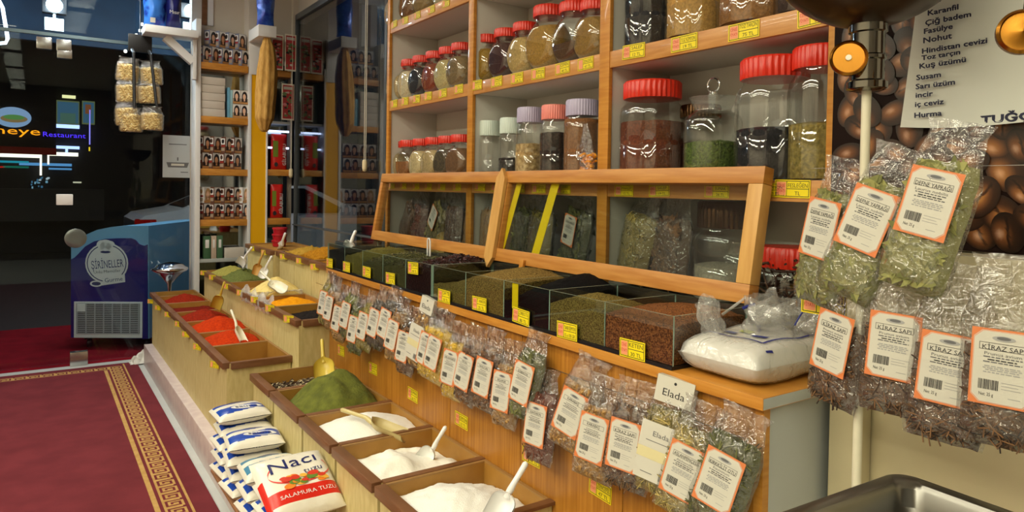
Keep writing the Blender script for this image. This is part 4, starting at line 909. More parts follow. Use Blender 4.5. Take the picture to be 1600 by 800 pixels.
# plastic liner round the flour
lm = MB()
def liner(u, v):
    x = 1.078+.02*v+.006*nz(u*14, v*5); y = MIDY[1]+.02+(MIDY[3]-MIDY[1]-.1)*u+.01*nz(u*9, 2)
    return (x-.016*math.sin(v*PI)+.01*nz(u*16, 7), y, .72+.085*v-.0+.02*nz(u*12, v*3, 5)+(.02*math.sin(u*22))*v)
lm.grid(liner, 40, 8); lm.grid(lambda u, v: (1.098+.28*u, MIDY[2]+.022+.02*nz(u*8, v*4), .765+.035*math.sin(v*PI)*(1+.5*nz(u*9, v*6))), 24, 6)
tag(lm.build('plastic_liner', 'poly', origin=(1.09, 4.2, .7), angle=70), 'crumpled clear plastic liner over the rim of the pale flour bin', 'plastic bag')

# ------------------------------------------------------------------ sacks of salt
def sack_h(a, b, t, seed):
    def h(x, y): return t*max(0, 1-abs(x/a)**4)**.55*max(0, 1-abs(y/b)**4)**.55*(1+.10*nz(x*14, y*14, seed))
    return h
def sack_meshes(a, b, t, seed, col, word):
    h = sack_h(a, b, t, seed); mb = MB(); N, K = 46, 36
    pt = lambda u, v, s: ((2*u-1)*a, (2*v-1)*b*(1+.02*nz(u*9, seed)), t+s*h((2*u-1)*a, (2*v-1)*b*.999)-.0)
    mb.grid(lambda u, v: pt(u, v, 1), N, K); mb.grid(lambda u, v: pt(u, v, -1), N, K, flip=True)
    nf = N*K
    for k in range(2*nf):
        j, i = (k % nf)//N, k % N; u, v = (i+.5)/N, (j+.5)/K
        top = k < nf
        wv = v+.05*math.sin(u*5.0+.4)
        if (.05 < u < .95 and (.20 < wv < .56 or .76 < wv < .93)) if top else (.04 < u < .96 and (.15 < v < .38 or .6 < v < .75)): mb.m[k] = 1
        if top and .60 < wv-.0 < .62 and u < .5: mb.m[k] = 0
    tx = MB(); vs = MB().ell((.0, .0), (.062, .021), Matrix.Identity(4), 1, 30, -.0006); vs.text(word, .026, Matrix.Identity(4), 0, width=.088)
    for v in vs.v:
        x, y = v.x+.02, v.y*1.1-.020; tx.v.append(Vector((x, y-.004*math.sin(x*20), t+h(x, y)+.0016+v.z)))
    tx.f, tx.m = vs.f, vs.m
    sw = MB()
    sw.grid(lambda u, v: (-.05+.10*u, .045+.008*math.sin(u*3)+.008*v*math.sin(PI*u), t+h(-.05+.1*u, .05)+.0015), 16, 2)
    return [('sack', mb.mesh('sack', ['sackwhite', col], angle=60)), ('lettering', tx.mesh('lettering', ['navyprint', 'white'], smooth=False)), ('swoosh', sw.mesh('swoosh', 'navyprint'))]
M['navyprint'] = mat('navy_print', (30, 40, 100), .35)
SA = [sack_meshes(.105, .088, .028, s, 'sackblue', 'sauna') for s in (1, 2)]; ST = sack_meshes(.105, .088, .028, 5, 'sackteal', 'sauna')
def sack(ms, loc, rz, label, tilt=0, zs=1):
    t = empty('salt_sack', loc, label, 'salt bag', 'stacked bags of salt', (tilt, 0, rz)); t.scale = (1.04, 1.06, zs)
    for nm, me in ms:
        o = bpy.data.objects.new(nm, me); COL.objects.link(o); o.parent = t
SY = [3.18, 2.96, 2.73, 2.47]; HT = [5, 4, 3, 4]; SC_ = [1.11, 1.16, 1.28, 1.0]; nm_ = ['farthest', 'second', 'third', 'nearest']
rnd = random.Random(11)
for s in range(4):
    for k in range(HT[s]):
        top = k == HT[s]-1
        wh = 'uppermost' if top else '%s from the bottom' % ORD[k]
        ms = ST if (s == 2 and top) else SA[k % 2]
        d = 'teal printed white salt bag' if (s == 2 and top) else 'blue printed white salt bag'
        sack(ms, (.752+.008*rnd.uniform(-1, 1), SY[s]+.008*rnd.uniform(-1, 1), .178+k*.0535*SC_[s]), rad(rnd.uniform(-6, 6)), '%s, %s in the %s stack%s' % (d, wh, nm_[s], ''), zs=SC_[s])
tray = MB().box(.648, .862, 2.30, 3.30, .1655, .177)
tag(tray.build('cardboard_sheet', mat('cardboard', (150, 104, 68), .8), origin=(.75, 2.8, .1655), bevel=.002), 'brown cardboard sheet under the stacked salt bags', 'cardboard')
# the big brine salt bag
t = empty('brine_salt_bag', (.735, 2.36, .395), 'large white and red bag of brine salt leaning on the stacked salt bags', 'salt bag', None, (rad(24), 0, rad(3)))
h = sack_h(.125, .135, .04, 9)
def surf(dz):
    def f(x, y): return Vector((x, y, .04+h(x, y)+dz))
    return f
N, K = 40, 40; mb = MB()
mb.grid(lambda u, v: surf(0)((2*u-1)*.125, (2*v-1)*.135), N, K)
mb.grid(lambda u, v: ((2*u-1)*.125, (2*v-1)*.135, .04-h((2*u-1)*.125, (2*v-1)*.135)), N, K, flip=True)
for k in range(N*K):
    j, i = k//N, k % N; u, v = (i+.5)/N, (j+.5)/K
    if .14 < v < .34 and u > .05: mb.m[k] = 1
    if u < .05 and .1 < v < .6: mb.m[k] = 1
mb.build('sack', ['sackwhite', mat('red_print', (206, 40, 26), .3)], t, angle=60)
def wrap_text(s, hh, wd, cx, cy, slope, dz, m, nm):
    q = MB().text(s, hh, Matrix.Identity(4), 0, width=wd); o = MB()
    for v in q.v: x, y = v.x+cx, v.y+cy+slope*v.x; o.v.append(surf(dz)(x, y))
    o.f, o.m = q.f, q.m; return o.build(nm, m, t, smooth=False)
wrap_text('SALAMURA TUZU', .015, .19, .012, -.070, 0, .002, 'white', 'lettering')
wrap_text('Nacı', .050, .165, .0, .070, .12, .002, 'navyprint', 'lettering')
wrap_text('tuzu', .024, .065, .055, .020, .1, .002, 'navyprint', 'lettering')
ar = MB()
ar.grid(lambda u, v: surf(.0018)(-.02-.105*math.cos(u*4.2-.5)+.03, .032+.055*math.sin(-(u*4.2-.5))+.006*v-.006), 26, 1); ar.build('swoosh', mat('pink_red_print', (226, 70, 66), .3), t)
vg = MB(); cols = []
rnd = random.Random(5)
for k in range(26):
    cx, cy = rnd.uniform(-.06, .085), rnd.uniform(-.035, .004)
    r_ = rnd.uniform(.009, .017); m_ = rnd.randrange(4)
    vg.poly([surf(.0022+.0001*k)(cx+r_*math.cos(a)*1.2, cy+r_*.7*math.sin(a)) for a in [2*PI*i/12 for i in range(12)]], m_)
vg.build('vegetable_print', [mat('print_green', (96, 130, 50), .4), mat('print_orange', (232, 130, 40), .4), mat('print_red', (206, 60, 40), .4), mat('print_yellow', (236, 180, 70), .4)], t, smooth=False)

# ------------------------------------------------------------------ sugar bag on the worktop
BX, BY = 1.392, 1.015
t = empty('sugar_bag', (BX, BY, WT), 'large milky plastic bag of white sugar with crumpled open top on the worktop corner', 'bag')
hb0 = sack_h(.150, .108, .046, 21)
def hb(x, y): return .046*max(0, 1-abs(x/.150)**7)**.4*max(0, 1-abs(y/.108)**7)**.4*(1+.16*nz(x*11, y*11, 4)-.10*(abs(x)/.15)**2)
mb = MB(); mb.grid(lambda u, v: ((2*u-1)*.150, (2*v-1)*.108, .047+hb((2*u-1)*.150, (2*v-1)*.108)), 30, 26); mb.grid(lambda u, v: ((2*u-1)*.150, (2*v-1)*.108, .047-hb((2*u-1)*.150, (2*v-1)*.108)), 30, 26, flip=True)
film = MB().add(mb)
for v in mb.v: v.x *= .96; v.y *= .96; v.z = .047+(v.z-.047)*.95
mb.build('sugar', mat('white_sugar', (232, 230, 220), .6, bump=.3, bscale=60), t, angle=60)
film.build('wrapper', 'poly', t, angle=75)
S_ = lambda x, y, d=.002: Vector((x, y, .047+hb(x, y)+d))
pr = MB()
def pline(pts, wd, mi=0):
    P_ = []
    for (ax, ay), (bx, by) in zip(pts[:-1], pts[1:]):
        for k in range(13): P_.append((ax+(bx-ax)*k/12, ay+(by-ay)*k/12))
    for (ax, ay), (bx, by) in zip(P_[:-1], P_[1:]):
        d = Vector((bx-ax, by-ay)); 
        if d.length < 1e-6: continue
        n_ = Vector((-d.y, d.x)).normalized()*wd
        pr.poly([S_(ax-n_.x, ay-n_.y), S_(bx-n_.x, by-n_.y), S_(bx+n_.x, by+n_.y), S_(ax+n_.x, ay+n_.y)], mi)
pline([(-.085, .085), (-.085, -.075), (.12, -.075)], .0026); pline([(-.105, -.098), (-.085, -.101)], .002)
pline([(-.04, -.055), (-.04, -.015)], .010); pline([(-.052, .02), (-.052, .05)], .008, 1); pline([(-.02, .0), (-.02, .03)], .012, 2)
pr.build('printing', ['blueink', mat('grey_blue_print', (96, 106, 140), .5), mat('olive_print', (176, 186, 120), .5)], t, smooth=False)
def crump(cx, cy, z0, z1, rx, ry, seed, lean):
    g = MB()
    def f(u, v):
        a = 2*PI*u; r_ = (1.0-.25*v+.28*nz(math.cos(a)*1.8+seed, math.sin(a)*1.8, v*2.2))*(.85+.3*v)
        return (cx+lean[0]*v+rx*r_*math.cos(a), cy+lean[1]*v+ry*r_*math.sin(a), z0+(z1-z0)*v*(1+.28*nz(math.cos(a)*.9+seed, math.sin(a)*.9, 5)))
    g.grid(f, 46, 16, wrap=True); return g
g = crump(.03, -.02, .075, .165, .095, .05, 3, (.02, 0)).add(crump(-.07, .06, .06, .165, .035, .028, 9, (-.02, .02))).add(crump(.11, -.05, .075, .14, .05, .04, 14, (.03, -.02))).add(crump(.05, .0, .10, .18, .05, .035, 31, (-.02, .02)))
for v in g.v: v += Vector((nz(v.x*26, v.y*26, v.z*26), nz(v.x*26, v.y*26, v.z*26+7), nz(v.x*26+9, v.y*26, v.z*26)))*.014
g.build('crumpled_top', 'poly2', t, angle=80)
bl = MB().tube([(.03, -.075, .12), (.036, -.082, .14), (.05, -.088, .160)], .002, 6).tube([(-.03, .02, .15), (.0, .01, .158)], .004, 6)
bl.build('blue_edge', 'blueink', t)
q0, q1 = onX(1128, 492, 1.42), onX(1165, 465, 1.48)
tag(MB().tube([q0, q1], .0035, 8).build('clear_rod', 'poly', origin=q0), 'clear plastic rod sticking out of the crumpled sugar bag', 'rod')

# ------------------------------------------------------------------ coffee poster, note, stand
t = empty('coffee_poster', (1.578, .62, 1.337), 'large poster of glossy brown coffee beans on the wall above the bags', 'poster')
MB().box(1.572, 1.579, .25, .952, 1.337, 2.15).build('sheet', mat('poster_dark', (26, 12, 8), .6, spec=.1), t, origin=(1.578, .62, 1.337))
pm_ = MB(); cols = []
rnd = random.Random(23)
def bean(cx, cy, a_, b_, rot, z, tone, face):
    n, rings = 26, 6; hx, hy = rnd.uniform(-.35, .1), rnd.uniform(.15, .5)
    J = AISLE((1.572-z, 0, 0)); rr = []
    for r_ in range(rings+1):
        q = r_/rings
        for k in range(n):
            a = 2*PI*k/n; x, y = q*math.cos(a), q*math.sin(a)
            d = max(0, 1-((x-hx)**2+(y-hy)**2)/.75); e = 1-q**3*.75
            s = (.10+.75*d**1.9)*e*tone; hl = max(0, 1-((x-hx)**2+(y-hy)**2)/.10)**2*.42
            if face and abs(y+.12*math.sin(x*3)) < .10*(1-x*x*.7): s *= .22
            elif face and abs(y+.12*math.sin(x*3)) < .22: s *= 1.25
            c_ = (min(1, .46*s+hl*.62), min(1, .145*s+.05*s*s+hl*.44), min(1, .045*s+hl*.34))
            px, py = a_*x, b_*y; X_, Y_ = cx+px*math.cos(rot)-py*math.sin(rot), cy+px*math.sin(rot)+py*math.cos(rot)
            pm_.v.append(J @ Vector((X_, Y_, 0))); cols.append(c_)
    b = len(pm_.v)-(rings+1)*n
    for r_ in range(rings):
        for k in range(n): pm_.f.append((b+r_*n+k, b+r_*n+(k+1) % n, b+(r_+1)*n+(k+1) % n, b+(r_+1)*n+k)); pm_.m.append(0)
spots = []
yy = 1.365
row_ = 0
while yy < 2.15:
    xx = -.945+.03+(row_ % 2)*.03
    while xx < -.28:
        spots.append((xx+rnd.uniform(-.014, .014), yy+rnd.uniform(-.012, .012))); xx += .058
    yy += .046; row_ += 1
rnd.shuffle(spots)
for k, (x, y) in enumerate(spots):
    a_ = rnd.uniform(.034, .046); 
    if x-a_ < -.95: x = -.95+a_
    y = max(y, 1.338+a_)
    bean(x, y, a_, a_*rnd.uniform(.64, .8), rnd.uniform(0, PI), .0004+.00002*k, rnd.uniform(.5, 1.15), rnd.random() < .55)
me = pm_.mesh('bean_print', vcol('bean_print', .3))
ca = me.color_attributes.new('print', 'FLOAT_COLOR', 'POINT')
ca.data.foreach_set('color', [c for q in cols for c in (*q, 1)])
o = bpy.data.objects.new('bean_print', me); COL.objects.link(o); o.parent = t; o.location = (-1.578, -.62, -1.337)

nt = empty('handwritten_note', (1.566, .66, 1.6), 'white paper with a handwritten Turkish shopping list hung over the coffee poster', 'note')
pN = MB(); X = 1.562
a0, a1, a2, a3 = onX(1438, -40, X), onX(1408, 199, X), onX(1610, 190, X-.012), onX(1640, -40, X-.012)
def pf(u, v):
    p = a1.lerp(a2, u).lerp(a0.lerp(a3, u), v); return (p.x-.006*math.sin(PI*u)*(1-v)-.004*(1-v)**3, p.y, p.z-.006*math.sin(PI*u*1.0)*(1-v))
pN.grid(pf, 20, 20, flip=True); pN.grid(lambda u, v: Vector(pf(u, v))+Vector((.0008, 0, 0)), 20, 20)
pN.build('paper', mat('note_paper', (214, 216, 206), .6), nt, origin=(1.566, .66, 1.6))
wr = MB()
for s, px, py, hpx in (('Gül', 1450, 3, 12), ('Karanfil', 1450, 20, 13), ('Çiğ badem', 1446, 36, 13), ('Fasülye', 1444, 50, 13), ('Nohut', 1443, 63, 14), ('Hindistan cevizi', 1441, 79, 13), ('Toz tarçın', 1440, 91, 12), ('Kuş üzümü', 1437, 104, 13), ('Susam', 1432, 121, 13), ('Sarı üzüm', 1431, 135, 13), ('incir', 1431, 149, 13), ('iç ceviz', 1430, 164, 13), ('Hurma', 1429, 180, 13), ('TUĞÇE', 1533, 186, 18)):
    p = onX(px, py, X-.0165); hh = hpx/1.30/820*.92; wd = text_geo(s)[2]*hh/.73*1.28
    if s == 'TUĞÇE': wd = .10
    J = AISLE((p.x, p.y-wd/2, p.z)) @ Matrix.Rotation(rad(1.5), 4, 'Z')
    for j, (dx, dy) in enumerate(((0, 0), (.0007, .0004), (-.0006, .0005), (.0004, -.0006)) if s != 'TUĞÇE' else ((0, 0), (.0014, .0008), (-.0012, .001), (.001, -.001))): wr.text(s, hh, J @ Matrix.Translation((dx, dy, .00015*j)), 0, width=wd)
wr.build('lettering', mat('marker_ink', (28, 30, 60), .6), nt, origin=(1.566, .66, 1.6), smooth=False)

# bowl on a chrome column with the bag rods
PX = 1.30
pc = onX(1354, 142, PX); bx, by = pc.x, pc.y
t = empty('bowl_stand', (bx, by, 0), 'cream pole with chrome column and brown metal bowl carrying the hanging bags', 'stand')
O = (bx, by, 0)
ctr = onX(1333, -112, PX); ctr = Vector((bx, by, ctr.z)); Rb = .195
prof = [(Rb*math.sin(a), Rb-Rb*math.cos(a)) for a in [k*PI*.46/18 for k in range(19)]]
zb_ = onX(1335, 46, PX).z
prof2 = prof+[(prof[-1][0]+.006, prof[-1][1]+.003), (prof[-1][0]-.004, prof[-1][1]+.004)]+[(max(0, r_-.005), z+.006) for r_, z in prof[::-1]]
MB().lathe(prof2, 64, 0, Matrix.Translation((bx, by, zb_)), cap0=False, cap1=False).build('bowl', mat('bronze_bowl', (62, 42, 22), .34, .7, coat=.1), t, origin=O, angle=60)
zc0, zc1 = onX(1358, 142, PX).z, zb_+.004
Hc = zc1-zc0
cm2 = MB().lathe([(.028, 0), (.036, .004), (.036, .016), (.030, .020), (.030, Hc*.45), (.033, Hc*.47), (.033, Hc*.52), (.030, Hc*.54), (.030, Hc*.86), (.034, Hc*.88), (.034, Hc)], 40, 0, Matrix.Translation((bx, by, zc0)))
cm2.build('column', mat('dark_chrome', (120, 118, 112), .12, 1), t, origin=O, angle=40)
kp = onX(1326, 91, PX-.045); vd = (CP-kp).normalized()
q = Vector((0, 0, 1)).rotation_difference(Vector((-.86, -.50, .05)).normalized()).to_matrix().to_4x4()
kb = MB().lathe([(.008, -.05), (.010, -.016), (.030, -.012), (.033, -.006), (.033, .004), (.029, .008), (.027, .004), (.006, .004), (.006, .006), (0, .006)], 40, 0, Matrix.Translation(kp) @ q)
k_ = kb.build('knob', 'brass', t, origin=O, angle=35)
MB().lathe([(.0055, .0062), (.005, .0075), (0, .0075)], 20, 0, Matrix.Translation(kp) @ q).build('knob_cap', 'offwhite', k_, origin=O)
MB().lathe([(.0085, 0), (.0085, zc0+.002)], 20, 0, Matrix.Translation((bx, by, 0))).build('pole', mat('cream_pole', (210, 204, 180), .4), t, origin=O)
MB().lathe([(.13, 0), (.13, .012), (.02, .03), (.012, .05)], 32, 0, Matrix.Translation((bx, by, 0))).build('foot', 'steel', t, origin=O)
for z in (1.500, 1.348): MB().tube([(bx, .83, z), (bx, .44, z)], .0006, 6).build('rod', 'poly2', t, origin=O)
gp = onX(1597, 50, 1.2)
t = empty('brass_gauge', gp, 'round brass knob on a thin rod at the edge of the note', 'knob')
MB().lathe([(.030, -.012), (.033, -.006), (.033, .004), (.029, .008), (.027, .004), (.006, .004), (0, .006)], 40, 0, q).build('dial', 'brass', t, angle=35)
MB().tube([(0.012, 0, 0), (.03, -.01, .25), (.05, -.02, 1.69-.03+3.2-3.2)], .006, 10).build('rod', 'steel', t)

# steel basin
TZ = 1.0
A, L_, R2 = onZ(1404, 738, TZ), onZ(1212, 806, TZ), onZ(1545, 806, TZ)
dL = (L_-A).normalized(); dR = (R2-A).normalized()
dR = (dR-dL*dR.dot(dL)).normalized()
cx_ = A+dL*.26+dR*.17; J = Matrix(((dL.x, dR.x, 0, cx_.x), (dL.y, dR.y, 0, cx_.y), (0, 0, 1, 0), (0, 0, 0, 1)))
def rr(a, b, r_, n=8):
    out = []
    for sx, sy, a0_ in ((1, 1, 0), (-1, 1, PI/2), (-1, -1, PI), (1, -1, 1.5*PI)):
        for k in range(n+1): an = a0_+PI/2*k/n; out.append((sx*(a-r_)+r_*math.cos(an), sy*(b-r_)+r_*math.sin(an)))
    return out
mb = MB(); loops = [(.258, .168, .030, -.006), (.262, .172, .034, -.002), (.262, .172, .034, .001), (.258, .168, .032, .003), (.240, .150, .03, .001), (.234, .144, .03, -.006), (.226, .136, .034, -.085), (.205, .115, .03, -.10)]
ls = [[J @ Vector((x, y, TZ+z)) for x, y in rr(a, b, r_)] for a, b, r_, z in loops]
n = len(ls[0])
for l in ls: mb.v += l
for i in range(len(ls)-1):
    for k in range(n): mb.f.append((i*n+k, i*n+(k+1) % n, (i+1)*n+(k+1) % n, (i+1)*n+k)); mb.m.append(0)
mb.f.append(tuple((len(ls)-1)*n+k for k in range(n))); mb.m.append(0)
b0 = len(mb.v); mb.v += [J @ Vector((x, y, TZ-.104)) for x, y in rr(.209, .119, .03)]; b1 = len(mb.v); mb.v += [J @ Vector((x, y, TZ-.01)) for x, y in rr(.238, .148, .03)]
for k in range(n): mb.f.append((b1+k, b1+(k+1) % n, b0+(k+1) % n, b0+k)); mb.m.append(0)
mb.f.append(tuple(b0+k for k in range(n))[::-1]); mb.m.append(0)
oc = (cx_.x, cx_.y, TZ-.104)
tag(mb.build('steel_basin', mat('brushed_steel', (122, 120, 114), .3, 1), origin=oc, angle=40), 'rectangular stainless steel basin in front of the beige wall panel', 'basin')
t = empty('basin_stand', (cx_.x, cx_.y, 0), 'steel stand under the rectangular basin', 'stand')
MB().add(MB().box(-.19, .19, -.10, .10, TZ-.13, TZ-.1045), J).build('top', 'steel', t, origin=(cx_.x, cx_.y, 0))
for sx in (-1, 1):
    for sy in (-1, 1): MB().add(MB().box(sx*.17-.012, sx*.17+.012, sy*.08-.012, sy*.08+.012, 0, TZ-.13), J).build('leg', 'steel', t, origin=(cx_.x, cx_.y, 0))
# ------------------------------------------------------------------ display cabinet at the far end
DY = 6.215
zY = lambda y, x=345, Y=DY: onY(x, y, Y).z
xY = lambda x, Y=DY, y=250: onY(x, y, Y).x
dc = empty('display_cabinet', (1.47, DY+.1, 0), 'narrow mirror backed display cabinet with yellow panel beyond the spice bins', 'cabinet')
O = (1.47, DY+.1, 0)
ZT = 2.52
for a, b in ((1.085, 1.125), (1.505, 1.528), (1.652, 1.668)): MB().box(a, b, DY, DY+.18, 0, ZT-.02 if a > 1.6 else (2.80 if a < 1.2 else ZT)).build('stile', 'white', dc, origin=O, bevel=.003)
MB().box(1.528, 1.652, DY+.006, DY+.03, 0, zY(117, 400)).build('yellow_panel', 'yellowcol', dc, origin=O)
MB().box(1.505, 1.652, DY-.004, DY+.02, zY(117, 400)+.001, zY(47, 400)).build('header_panel', 'white', dc, origin=O, bevel=.003)
MB().box(1.125, 1.88, DY+.168, DY+.18, 0, ZT).build('mirror_back', mat('cabinet_mirror', (150, 158, 158), .04, 1), dc, origin=O)
SZ = [zY(99), zY(182.5), zY(264), zY(343)]
for z in SZ: MB().box(1.127, 1.503, DY+.012, DY+.165, z-.055, z).build('shelf', 'edge', dc, origin=O, bevel=.002)
SZ2 = [zY(110, 440), zY(265, 440), zY(341, 440)]
for z in SZ2: MB().box(1.67, 1.87, DY+.012, DY+.165, z-.055, z).build('shelf', 'edge', dc, origin=O, bevel=.002)
MB().box(1.67, 1.87, DY+.02, DY+.165, zY(190, 440)-.02, zY(190, 440)).build('shelf', 'grey', dc, origin=O)
# hair dye boxes
def dye_mesh(w_, d_, h_, hair, skin, body, seed):
    mb = MB(); mb.box(-w_/2, w_/2, -d_/2, d_/2, 0, h_, 0)
    I = FRONT((0, -d_/2-.0006, h_/2))
    mb.rect(-w_*.48, w_*.48, -h_*.1, h_*.48, I, 1); mb.ell((w_*.02, h_*.06), (w_*.36, h_*.36), I, 2, 18, .0004); mb.rect(-w_*.34, w_*.36, -h_*.40, h_*.02, I, 2, .0004)
    mb.ell((-.02*w_, h_*.03), (w_*.20, h_*.21), I, 3, 18, .0008); mb.rect(-w_*.1, w_*.1, -h_*.28, -h_*.1, I, 3, .0008); mb.rect(-w_*.48, w_*.48, -h_*.48, -h_*.34, I, 4, .001)
    J = basis((-w_/2-.0006, 0, h_/2), (0, -1, 0), (0, 0, 1))
    mb.rect(-d_*.44, d_*.44, -h_*.48, h_*.48, J, 0, 0); mb.rect(-d_*.36, d_*.36, h_*.02, h_*.40, J, 1, .0004); mb.ell((0, h_*.22), (d_*.24, h_*.14), J, 2, 16, .0008); mb.rect(-d_*.38, d_*.38, -h_*.12, -h_*.02, J, 5, .0006); mb.rect(-d_*.34, d_*.34, -h_*.38, -h_*.18, J, 6, .0006)
    return mb.mesh('hair_dye_box', [body, 'white', hair, skin, 'dyegold', 'dyered', 'dyegrey'], smooth=False)
M['dyegold'] = mat('dye_gold', (190, 140, 84), .4); M['dyered'] = mat('dye_red', (150, 40, 36), .4); M['dyegrey'] = mat('dye_grey', (160, 146, 128), .4)
M['skin'] = mat('face_print', (236, 196, 166), .5); M['skin2'] = mat('face_print_tan', (214, 158, 116), .5); M['hairb'] = mat('black_hair_print', (26, 20, 26), .4); M['hairbr'] = mat('brown_hair_print', (66, 38, 26), .4); M['hairbl'] = mat('blonde_hair_print', (190, 150, 100), .4)
M['dyebrown'] = mat('dye_box_brown', (98, 64, 48), .4); M['dyesilver'] = mat('dye_box_silver', (120, 126, 150), .3, .3)
DM = [dye_mesh(.082, .058, .135, h_, s_, b_, 0) for h_, s_, b_ in (('hairb', 'skin', 'dyebrown'), ('hairbr', 'skin2', 'dyebrown'), ('hairb', 'skin2', 'dyebrown'), ('hairbl', 'skin', 'white'), ('hairb', 'skin', 'dyesilver'), ('hairbr', 'skin2', 'dyesilver'))]
def dye_row(pxs, z, ms, where, rz=32, sc=1):
    for k, px in enumerate(pxs):
        o = bpy.data.objects.new('hair_dye_box', DM[ms[k % len(ms)]]); COL.objects.link(o)
        o.location = (xY(px, DY+.07), DY+.066, z); o.rotation_euler = (0, 0, rad(rz)); o.scale = (sc, sc, sc)
        tag(o, 'portrait hair dye box, %s from the white post, %s' % (ORD[k], where), 'box', 'hair dye boxes, '+where)
dye_row([321, 337, 353, 368, 381], SZ[3]+.001, (0, 1, 2, 1), 'bottom row on the lowest cabinet shelf')
dye_row([321, 337, 353, 368, 381], SZ[3]+.137, (3, 2, 1, 0), 'upper row on the lowest cabinet shelf')
dye_row([318, 334, 352, 367], SZ[2]+.001, (0, 2, 1, 2), 'bottom row on the second lowest shelf')
dye_row([320, 336, 354, 368], SZ[2]+.137, (2, 1, 0, 1), 'upper row on the second lowest shelf')
dye_row([318, 332, 348, 364, 378], SZ[0]+.001, (4, 5, 4, 5), 'bottom row on the top cabinet shelf')
dye_row([328, 343, 358, 373], SZ[0]+.137, (4, 5, 4, 5), 'upper row on the top cabinet shelf')
wb = mat('pale_carton', (200, 192, 180), .5)
for k in range(5):
    z0 = SZ[1]+.001+k*.0655; x0, x1 = xY(313, DY+.02), xY(351, DY+.02)
    o = MB().box(x0+.002*(k % 3), x1-.003*(k % 2), DY+.018, DY+.15, z0, z0+.063).build('pale_carton', wb, origin=((x0+x1)/2, DY+.08, z0), bevel=.002)
    tag(o, 'long pale carton, %s from the bottom of the stack on the cabinet shelf' % ORD[k], 'box', 'pale cartons stacked on the cabinet shelf')
for k, px in enumerate((355.5, 360)):
    x = xY(px, DY+.06); o = MB().box(x-.011, x+.011, DY+.03, DY+.12, SZ[1]+.001, SZ[1]+.255-.02*k).build('blue_packet', mat('blue_packet%d' % k, (110+40*k, 170+20*k, 200), .3), origin=(x, DY+.06, SZ[1]), bevel=.004)
    tag(o, 'thin blue packet standing beside the %s' % ('pale cartons' if k == 0 else 'small portrait boxes'), 'packet')
pm2 = dye_mesh(.062, .05, .118, 'hairb', 'skin', 'dyegrey', 0)
for k, (px, lv) in enumerate(((368, 0), (380, 0), (368, 1), (380, 1))):
    o = bpy.data.objects.new('portrait_box', pm2); COL.objects.link(o); o.location = (xY(px, DY+.05), DY+.05, SZ[1]+.001+lv*.12)
    tag(o, 'small pale portrait box, %s one, %s' % ('upper' if lv else 'lower', 'next to the blue packets' if px == 368 else 'next to the yellow panel'), 'box', 'small portrait boxes')
# tea boxes and packets on the cabinet bottom
zb_ = zY(404); 
MB().box(1.127, 1.503, DY+.012, DY+.165, zb_-.03, zb_).build('shelf', 'grey', dc, origin=O, bevel=.002)
for k, (a, b, c1) in enumerate(((320, 331, (60, 96, 66)), (332, 340, (190, 170, 150)), (341, 350, (70, 104, 74)))):
    x0, x1 = xY(a), xY(b); o = MB().box(x0, x1, DY+.02, DY+.08, zb_+.001, zb_+.19).box(x0+.012, x1-.012, DY+.0192, DY+.0205, zb_+.09, zb_+.16, 1).build('tea_box', [mat('tea_box%d' % k, c1, .4), 'white'], origin=(x0, DY+.05, zb_), bevel=.002)
    tag(o, '%s box with white patch under the hair dye shelves, %s from white post' % (('green', 'beige', 'dark green')[k], ORD[k]), 'box')
x0, x1 = xY(353), xY(384)
o = MB().box(x0, x1, DY+.02, DY+.12, zb_+.001, zb_+.085).build('white_carton', wb, origin=(x0, DY+.05, zb_), bevel=.004); tag(o, 'low pale carton beside the green tea boxes under the hair dye shelves', 'box')
# showcase contents
def board(px0, px1, py0, py1, Y, label):
    a, b = onY(px0, py1, Y), onY(px1, py0, Y); w_, h_ = b.x-a.x, b.z-a.z; o3 = ((a.x+b.x)/2, Y, a.z)
    t = empty('picture_card', o3, label, 'card', 'red picture cards in the showcase')
    MB().box(a.x, b.x, Y, Y+.006, a.z, b.z, 0).build('card', 'offwhite', t, origin=o3)
    I = FRONT(((a.x+b.x)/2, Y-.0006, (a.z+b.z)/2)); p_ = MB()
    p_.rect(-w_*.42, w_*.42, -h_*.46, h_*.46, I, 0); p_.rect(-w_*.36, w_*.36, h_*.34, h_*.42, I, 1, .0004)
    rnd = random.Random(int(px0))
    for k in range(26):
        cx, cy = rnd.uniform(-w_*.3, w_*.3), rnd.uniform(-h_*.38, h_*.28); p_.ell((cx, cy), (rnd.uniform(.006, .02), rnd.uniform(.005, .016)), I, rnd.choice((1, 2, 2, 3, 4)), 9, .0006+.00005*k)
    p_.build('print', [mat('card_red', (176, 50, 50), .5), 'paper', mat('card_green', (110, 130, 80), .5), 'ink', mat('card_pink', (216, 130, 130), .5)], t, origin=o3, smooth=False)
board(424, 443, 55, 108, DY-.006, 'red and white picture card partly behind the loofah'); board(445, 463, 55, 110, DY-.02, 'red and white picture card at the window corner, top shelf'); board(440, 460, 132, 187, DY-.02, 'red and white picture card hanging alone on the second level')
